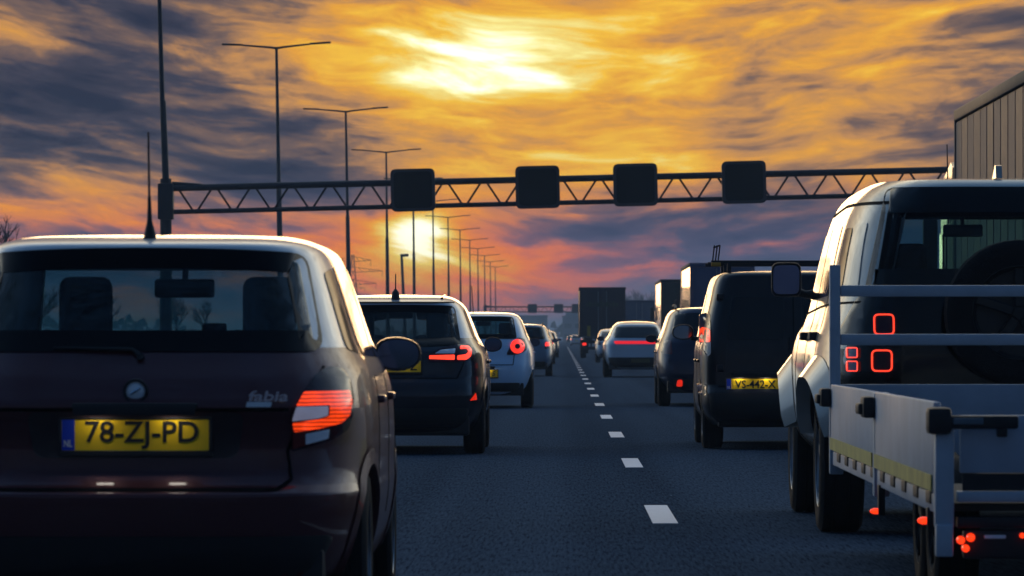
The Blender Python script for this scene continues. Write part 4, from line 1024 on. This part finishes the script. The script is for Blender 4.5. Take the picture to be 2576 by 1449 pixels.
# rack: cross bars, rear roller, ladder stop with amber foot
for yy in (.45, 1.5, 2.3):
    bm = bmesh.new(); box(bm, -.80, .80, yy - .02, yy + .02, 1.835, 1.868, .008)
    for sg in (1, -1): box(bm, sg * .62 - .02, sg * .62 + .02, yy - .03, yy + .03, 1.74, 1.84, .005)
    finish('rack_bar', bm, STEELDARK, van)
bm = bmesh.new(); x0, z0 = P(1797, 664)
for dx in (0.0, .028, .055): tube(bm, [(x0 + dx - .01, .44, z0), (x0 + dx + .012, .44, z0 + .19)], .008, 6)
tube(bm, [(x0 + .0, .44, z0 + .165), (x0 + .068, .44, z0 + .19)], .009, 6); ls = finish('ladder_stop', bm, BLACK, van)
bm = bmesh.new(); box(bm, x0 - .02, x0 + .075, .41, .46, z0 - .02, z0 + .02, .006); finish('stop_foot', bm, mat('amber_plastic', (.65, .30, .03), .5), ls)

# ---- tall off-roader towing a dropside trailer
D = 25.7; XC = 2.42; P = px2(D, XC, .15)
GREY4 = paint('pale_silver_paint', (.42, .42, .39), metal=.25, rough=.30)
off, S = car('off_roader', 'tall silver off-roader with black tail, with square red light guides and rear spare wheel', D, XC,
    [(.42, .86, .14, 4.4), (.52, .95, .06, 4.55), (.66, .985, .02, 4.66), (.90, .995, .0, 4.68), (1.02, .985, .0, 4.6), (1.12, .965, .01, 4.3), (1.18, .945, .02, 3.75), (1.26, .925, .03, 3.35), (1.40, .895, .06, 3.2), (1.62, .85, .09, 2.98),
     (1.80, .800, .13, 2.78), (1.88, .76, .16, 2.66), (1.94, .705, .20, 2.52), (1.975, .65, .25, 2.45)], 2.3, GREY4, nr=5.6, nf=6, crown=.032,
    win=(1.36, 1.84, .70, .615, .07, .0, .0), screen=(1.30, 1.82),
    sidewin=([(.55, 1.36), (.80, 1.36), (.85, 1.72), (.62, 1.72)], [(1.10, 1.34), (1.95, 1.33), (1.95, 1.74), (1.14, 1.74)], [(2.02, 1.33), (2.92, 1.33), (2.66, 1.70), (2.02, 1.74)]),
    R=.40, W=.255, axle=(.90, 3.92), seat=(2.1, 1.05, .62), mirr=(1.055, 2.90, 1.455, .18, .205, BLACK, 6.0), seams=(1.05, 2.0, 3.0), nz=44, npt=34, archR=.50, half=1.0, glassmat=GLASS_T, handles=False)
off['category'] = 'off-roader'
# black tail panel with square lamps
GLOSSB = mat('gloss_black', (.005, .005, .006), .14, coat=.2, spec=.3)
patch('tail_panel', round_poly([(-.90, .80), (.90, .80), (.895, 1.12), (.78, 1.345), (-.78, 1.345), (-.895, 1.12)], .05, 4), S.rear, GLOSSB, off, .006, .02)
ob = dens(round_poly([(-.755, 1.350), (.755, 1.350), (.625, 1.935), (-.625, 1.935)], .05, 4), .045); ib = inset(ob, .13)
ring('tailgate_border', ob, [(x, min(max(z, 1.40), 1.80)) for x, z in ib], S.rear, GLOSSB, off, .009, .02)
patch('roof_panel', round_poly([(-.62, 1.79), (.62, 1.79), (.60, 1.93), (-.60, 1.93)], .02, 3), S.rear, GLOSSB, off, .012, .02)
def sq(cx, cz, hw, hh, r): return round_poly([(cx - hw, cz - hh), (cx + hw, cz - hh), (cx + hw, cz + hh), (cx - hw, cz + hh)], r, 5)
for sg in (-1, 1):
    for (pxx, pyy, hw, hh) in ((2221, 816, .056, .059), (2215, 907, .057, .061)):
        cx, cz = P(pxx, pyy); cx *= -sg if sg > 0 else 1
        o = sq(cx, cz, hw, hh, .03)
        L = patch('square_lamp', o, S.rear, mat('dark_lens', (.03, .006, .01)), off, .012, .02, .05)
        ring('light_guide', o, inset(o, .009), S.rear, LAMPLINE, L, .020, .014)
    for (pxx, pyy) in ((2143.5, 887), (2143.5, 921)):
        cx, cz = P(pxx, pyy); cx *= -sg if sg > 0 else 1
        o = sq(cx, cz, .030, .030, .012)
        L = patch('small_square_lamp', o, S.rear, mat('violet_lens', (.10, .06, .16), .25, coat=.5), off, .012, .02, .05)
        ring('light_guide', o, inset(o, .0065), S.rear, LAMPLINE, L, .020, .014)
# spare wheel on the tailgate
tm, rm = wheel_meshes(.40, .255)
sp = share('spare_wheel', tm, off, (0.06, -.145, 1.235), (0, 0, -math.pi / 2)); cv = rm.copy(); cv.materials[0] = BLACK; share('rim', cv, sp)
bm = bmesh.new(); box(bm, -.86, .86, -.06, .2, .50, .78, .05); finish('bumper', bm, BLACK, off)
for sg in (1, -1):
    f = S.side(sg)
    ribbon('roof_gutter', [(.25, 1.85), (1.5, 1.86), (2.5, 1.83)], f, SEAM, off, .016, .004)
    ribbon('belt_line', [(.10, 1.30), (1.5, 1.28), (3.2, 1.24)], f, SEAM, off, .012, .003)
    patch('quarter_panel', round_poly([(.28, 1.36), (.50, 1.36), (.56, 1.74), (.36, 1.74)], .02, 3), f, GREY4, off, .006, .02)
    for yy in (1.28, 2.22):
        p = f(yy, 1.10); bm = bmesh.new(); box(bm, p.x + sg * .005 - .032, p.x + sg * .005 + .032, yy - .10, yy + .10, 1.085, 1.135, .012, None, 3); finish('door_handle', bm, BLACK, off)
    # flared guards over the wheels
    for ya in (.90, 3.92):
        bm = bmesh.new(); n = 18; A, B, Cc = [], [], []
        for i in range(n + 1):
            a = .30 + (math.pi - .6) * i / n; c, s_ = math.cos(a), math.sin(a)
            e = 3.2; r = (abs(c) ** e + abs(s_) ** e) ** (-1 / e)
            y0, z0 = ya + c * r * .63, max(.42, .40 + s_ * r * .60); y1, z1 = ya + c * r * .505, max(.42, .40 + s_ * r * .48)
            A.append(bm.verts.new(f(y0, z0, .004))); B.append(bm.verts.new(f(y1, z1, .085))); Cc.append(bm.verts.new(f(y1, z1, -.12)))
        for i in range(n):
            bm.faces.new((A[i], A[i + 1], B[i + 1], B[i])); bm.faces.new((B[i], B[i + 1], Cc[i + 1], Cc[i]))
        finish('wheel_guard', bm, GREY4, off, 50)
bm = bmesh.new()
prism(bm, [(.30, 1.99), (.52, 1.995), (.46, 2.02), (.36, 2.065), (.33, 2.06)], lambda a, b: Vector((-.018, a, b)), lambda a, b: Vector((.018, a, b)))
o = finish('shark_fin_aerial', bm, GREY4, off, 30); o.location = (0, .0, -.005)
bm = bmesh.new(); tube(bm, [(0, -.02, .55), (0, -.30, .55)], .03, 8); finish('tow_bar', bm, BLACK, off)

# ---- trailer
ALU = mat('anodised_aluminium', (.36, .42, .50), .5, metal=.1, var=.32, scale=3.5)
GALV = mat('galvanised_frame', (.42, .50, .58), .5, metal=.3, var=.25, scale=7)
YELREF = mat('dirty_yellow_tape', (.40, .38, .08), .5, var=.75, scale=5)
DR, DF = 17.3, 24.1; TXL = 1.375; TW = 2.1
tr = thing('trailer', 'dropside aluminium trailer with rear leg and red lamps behind the off-roader', 'trailer', (TXL, DR, 0))
Lt = DF - DR; zt, zb = .862, .525; hm = Lt / 2
def bx(name, x0, x1, y0, y1, z0, z1, m, bev=.006, parent=None):
    bm = bmesh.new(); box(bm, x0, x1, y0, y1, z0, z1, bev); return finish(name, bm, m, parent or tr, 40)
for sx, nm in ((0.0, 'side_board'), (TW - .028, 'side_board')):
    for y0, y1 in ((.10, hm - .05), (hm + .05, Lt - .05)):
        b = bx(nm, sx, sx + .028, y0, y1, zb, zt, ALU)
        if sx == 0: bx('reflective_tape', sx - .0085, sx - .004, y0 + .02, y1 - .05, zb + .006, zb + .066, YELREF, 0, b)
tg = bx('tailgate', .09, TW - .09, -.012, .018, .602, .815, ALU)
bx('tailgate_gap', .10, TW - .10, -.004, .012, .536, .600, BLACK, 0)
fb = bx('front_board', .03, TW - .03, Lt - .03, Lt, .50, .862, ALU)
bx('floor', .03, TW - .03, .03, Lt - .04, .46, .49, mat('deck_plywood', (.06, .05, .04), .8))
bx('rear_rail', .08, TW - .08, -.03, .05, .495, .535, GALV)
bx('rear_rail', .08, TW - .08, -.025, .05, .40, .44, BLACK)
for sx in (0.01, TW - .07): bx('side_rail', sx, sx + .06, .04, Lt, .448, .520, ALU)
for y0 in (0.0, hm, Lt):
    for sx in (-.004, TW - .066):
        bx('corner_post', sx, sx + .07, y0 - .045, y0 + .03, .40, .80 if y0 != hm else .86, GALV, .01)
bx('prop_leg', -.002, .062, -.06, -.005, .295, .415, GALV, .008)
bx('prop_leg', TW - .062, TW + .002, -.06, -.005, .295, .415, GALV, .008)
# solid black blocks paint in the shade of gaps under the boards
me_h = None
for k in range(10):
    for sx in (.002, TW - .044):
        bm = bmesh.new(); y = .40 + k * .64; box(bm, sx, sx + .042, y - .10, y + .10, .476, .526, .008)
        finish('dark_gap_block', bm, BLACK, tr)
# catches
def catch(y, big=False):
    bm = bmesh.new()
    box(bm, -.055, .0, y - .09, y + .10, zt - .115, zt - .02, .015); box(bm, -.075, -.045, y - .05, y + .14, zt - .10, zt - .05, .012)
    finish('board_catch', bm, BLACK, tr)
catch(hm); catch(Lt - .03)
lv = bx('tailgate_lever', .02, .30, -.085, -.05, .765, .815, BLACK, .012)
bx('lever_hub', -.035, .055, -.09, .02, .745, .845, BLACK, .02, lv); bx('lever_slot', .06, .17, -.092, -.080, .782, .806, mat('dull_blue_plastic', (.10, .14, .17), .5), .004, lv)
bx('lever_tab', .22, .26, -.08, -.05, .735, .77, BLACK, .008, lv)
# frame behind the cab end
for sx in (-.005, TW - .05): bx('headboard_post', sx, sx + .055, Lt - .06, Lt - .005, .45, 1.475, GALV, .006)
for z0 in (1.312, 1.062): bx('headboard_bar', .052, TW - .052, Lt - .055, Lt - .01, z0, z0 + .058, GALV, .006)
bx('headboard_post', 1.00, 1.055, Lt - .055, Lt - .01, .86, 1.06, GALV, .006)
# drawbar, axles, wheels, mudguards
for sg in (-1, 1):
    bm = bmesh.new(); tube(bm, [(TW / 2 + sg * .7, Lt - .2, .42), (TW / 2, Lt + 1.15, .45)], .045, 6); finish('drawbar', bm, GALV, tr)
tm2, rm2 = wheel_meshes(.30, .19); rm2 = rm2.copy(); rm2.materials[0] = BLACK
for y in (2.6, 3.35):
    for sx, rz in ((.28, math.pi), (TW - .28, 0)):
        o = share('wheel', tm2, tr, (sx, y, .30), (0, 0, rz)); share('rim', rm2, o)
# lamps
bx('light_board', .10, TW - .10, -.02, .03, .285, .392, BLACK, .015)
def round_lamp(x, y, z, r, m, name, side=False):
    bm = bmesh.new(); lathe(bm, [(.001, -.03), (r * .6, -.026), (r, -.012), (r, .02)], 16, Matrix.Rotation(0 if side else math.pi / 2, 4, 'Z'))
    o = finish(name, bm, m, tr); o.location = (x, y, z); return o
TRL = lit('lit_trailer_lamp', (1.0, .04, .006), 1.5)
for sx in (1, -1):
    X0 = .118 if sx > 0 else TW - .118
    for (dx, dz, r) in ((-.026, .0, .015), (.010, .010, .016), (-.008, -.030, .014)): round_lamp(X0 + sx * dx, -.022, .355 + dz, r, TRL, 'tail_lamp')
    round_lamp(X0 + sx * .20, -.022, .372, .010, TRL, 'marker_lamp')
    bx('fog_lens', X0 + sx * .10 - .04, X0 + sx * .10 + .04, -.03, -.01, .360, .374, WHITELENS, .004)
for (y, z, r) in ((3.15, .345, .013), (.42, .41, .014)):
    o = round_lamp(-.005, y, z, r, TRL, 'side_marker_lamp', True)
    bx('lamp_bracket', .0, .03, y - .03, y + .03, z - .02, .46, BLACK, .004)
bm = bmesh.new(); box(bm, .016, .30, 2.2, 3.8, .03 + .60, .64, .01)
bm.free()

# ================================================================ lorries
def lorry(d, xl, L, H, label, side, rear, wide=2.5, cab=None, cabm=None, stripes=False, npan=10, deckz=1.15, fair=True, dark_rear=False, lamps=True, cabH=3.3):
    t = thing('lorry', label, 'lorry', (xl, d, 0), 0, 'lorries in the slow lanes')
    bm = bmesh.new(); box(bm, .03, wide - .03, .04, L - .04, deckz, H - .01, .02); finish('load_box', bm, side, t, 40)
    pw = L / npan; rnd = random.Random(int(d))
    for sx in (0, 1):
        for k in range(npan):
            bm = bmesh.new(); x0 = -.002 if sx == 0 else wide - .028; tw = rnd.uniform(-.006, .006)
            M = Matrix.Translation((x0 + .015, (k + .5) * pw, 0)) @ Matrix.Rotation(tw if stripes else 0, 4, 'Z') @ Matrix.Translation((-x0 - .015, -(k + .5) * pw, 0))
            box(bm, x0, x0 + .03, k * pw + .05, (k + 1) * pw - .02, deckz + .12, H - .16, .004, M, 1); finish('side_panel', bm, side if k % 2 == 0 or not stripes else stripes, t, 40)
    for sx in (0, 1):
        bm = bmesh.new(); x0 = -.03 if sx == 0 else wide - .05; box(bm, x0, x0 + .08, .0, L, H - .14, H, .02); finish('roof_rail', bm, STEELDARK, t, 40)
        bm = bmesh.new(); box(bm, x0, x0 + .08, .0, L, deckz - .02, deckz + .10, .01); finish('bottom_rail', bm, STEELDARK, t, 40)
        bm = bmesh.new(); box(bm, x0 + .005, x0 + .06, L - .05, L + .03, deckz, H - .01, .02); finish('front_pillar', bm, side, t, 40)
    bm = bmesh.new()
    for (a, b, c, e) in ((0, .10, deckz, H), (wide - .10, wide, deckz, H), (.10, wide - .10, H - .16, H - .003), (.10, wide - .10, deckz, deckz + .14)): box(bm, a, b, -.05, .06, c, e, .01)
    finish('rear_frame', bm, rear, t, 40)
    for a, b in ((.11, wide / 2 - .006), (wide / 2 + .006, wide - .11)):
        bm = bmesh.new(); box(bm, a, b, -.02, .03, deckz + .15, H - .17, .006); dr = finish('rear_door', bm, rear, t, 40)
        bm = bmesh.new(); xx = b - .22 if a < .5 else a + .22
        tube(bm, [(xx, -.045, deckz + .2), (xx, -.045, H - .22)], .018, 6); finish('lock_rod', bm, STEEL, dr)
    bm = bmesh.new(); box(bm, .25, wide - .25, .2, L - .2, deckz - .35, deckz - .01); finish('chassis', bm, BLACK, t, 0)
    bm = bmesh.new(); box(bm, .08, wide - .08, .02, .12, .45, .62, .02); box(bm, .6, .68, .04, .12, .6, deckz - .1); box(bm, wide - .68, wide - .6, .04, .12, .6, deckz - .1); finish('underrun_bar', bm, BLACK, t, 40)
    tm3, rm3 = wheel_meshes(.50, .30)
    for y in (1.6, 2.9, L - 1.2 if not cab else L + .9, L + 3.6 if cab else L - .5):
        for sx, rz in ((.22, math.pi), (wide - .22, 0)):
            o = share('wheel', tm3, t, (sx, y, .5), (0, 0, rz)); share('rim', rm3, o)
    for sx in (.30, wide - .30):
        bm = bmesh.new(); box(bm, sx - .2, sx + .2, .9, .93, .25, .9); finish('mud_flap', bm, RUBBER, t, 0)
        if lamps:
            bm = bmesh.new(); box(bm, sx - .20, sx + .16, -.03, .03, .66, .86, .02); lb = finish('tail_lamp', bm, BLACK, t, 40)
            bm = bmesh.new(); box(bm, sx - .13, sx + .07, -.045, -.02, .70, .83, .02); finish('lit_lens', bm, LAMPRED, lb, 40)
    if cab:
        cm = cabm or side
        bm = bmesh.new(); y0 = L + .9
        prism(bm, [(y0, .6), (y0 + 2.2, .6), (y0 + 2.25, 1.6), (y0 + 2.05, 2.8), (y0 + 1.6, cabH), (y0 + .4, cabH + .1), (y0, cabH + .1)], lambda a, b: Vector((.04, a, b)), lambda a, b: Vector((wide - .04, a, b)))
        bmesh.ops.bevel(bm, geom=bm.edges[:], offset=.08, segments=2, affect='EDGES'); finish('cab', bm, cm, t, 50)
        for sg, xm in ((-1, -.12), (1, wide + .12)):
            bm = bmesh.new(); box(bm, xm - .10, xm + .10, y0 + 1.75, y0 + 1.85, 2.0, 2.7, .04); tube(bm, [(xm, y0 + 1.8, 2.7), (xm - sg * .16, y0 + 1.8, 2.8)], .02, 6); finish('cab_mirror', bm, BLACK, t)
            bm = bmesh.new(); x0 = .02 if sg < 0 else wide - .04; box(bm, x0 - .005, x0 + .025, y0 + 1.0, y0 + 1.95, 1.75, 2.5, .02); finish('cab_window', bm, DARKGLASS, t)
    return t
TRUCKW = mat('dusty_white_panel', (.16, .13, .13), .55, coat=.0, var=.2, scale=1.2, spec=.2); TRUCKW2 = mat('reflection_stripe_panel', (.11, .09, .095), .5, coat=.0, var=.2, scale=1.4, spec=.2)  # TRUCKW2 darkens every other panel: stripes of reflection put into the colour
TARPD = mat('dark_tarpaulin', (.018, .022, .034), .5, var=.25); TARPB = mat('blue_box', (.035, .07, .14), .45); TARPR = mat('pink_light_curtain', (.45, .30, .27), .14, coat=1.0, rvar=.04); TARPG = mat('dark_green_door', (.010, .022, .016), .5)  # TARPR carries the pink evening light of the lorry sides in its colour
nl = lorry(47.0, 5.05, 13.2, 4.02, 'large pale box lorry at the right edge with upright side panels', TRUCKW, STEELDARK, npan=15, stripes=TRUCKW2, cab=True, cabm=mat('cream_cab', (.6, .5, .3), .3, coat=.5))
bm = bmesh.new(); tube(bm, [(.02, 14.6, 2.6), (.0, 14.6, 3.64)], [.012, .008], 6); finish('aerial', bm, BLACK, nl)
dl = lorry(255, .92, 9.0, 3.86, 'dark box lorry in the middle lane with two small red lamps', mat('dark_box_side', (.05, .05, .06), .4, coat=.2), TARPD, npan=8)
bm = bmesh.new(); rnd = random.Random(4); hx = .35
while hx < 2.1:
    hw = rnd.uniform(.07, .16); box(bm, hx, hx + hw, -.075, -.055, 2.80, 2.80 + rnd.choice((.20, .26, .30)), .01, None, 1); hx += hw + .05
finish('door_print', bm, mat('dull_green_print', (.030, .055, .030), .6), dl, 30)
bm = bmesh.new(); box(bm, .42, .60, -.07, -.03, 1.2, 1.75, .01); finish('warning_strip', bm, mat('amber_tape', (.45, .30, .02), .5), dl)
lorry(232, 4.86, 13.0, 4.0, 'lorry with reddish side and dark green doors, beyond the lorry with blue doors', TARPR, TARPG, npan=10, cab=True)
lorry(181, 4.92, 13.0, 4.0, 'lorry with pinkish side and blue doors just left of the black van', TARPR, mat('blue_rear_doors', (.03, .06, .16), .45), npan=10, cab=True)
lorry(372, 4.85, 13.0, 4.1, 'distant blue box lorry between the dark lorry and the green doors', TARPB, TARPB, npan=10)

# ================================================================ haze
def haze():
    bm = bmesh.new(); box(bm, -2500, 2500, -300, 6500, -1.2, 19)
    m = bpy.data.materials.new('evening_haze'); m.use_nodes = True; t = NT(m.node_tree); t.t.nodes.clear()
    v = t.n('ShaderNodeVolumePrincipled'); v.inputs['Color'].default_value = (.62, .80, 1.0, 1); v.inputs['Density'].default_value = .00040; v.inputs['Anisotropy'].default_value = 0.0
    o = t.n('ShaderNodeOutputMaterial'); t.link(v.outputs[0], o.inputs['Volume'])
    h = finish('haze', bm, m, None, 0); tag(h, 'thin blue evening haze over the whole road', 'haze', kind='stuff')
haze()
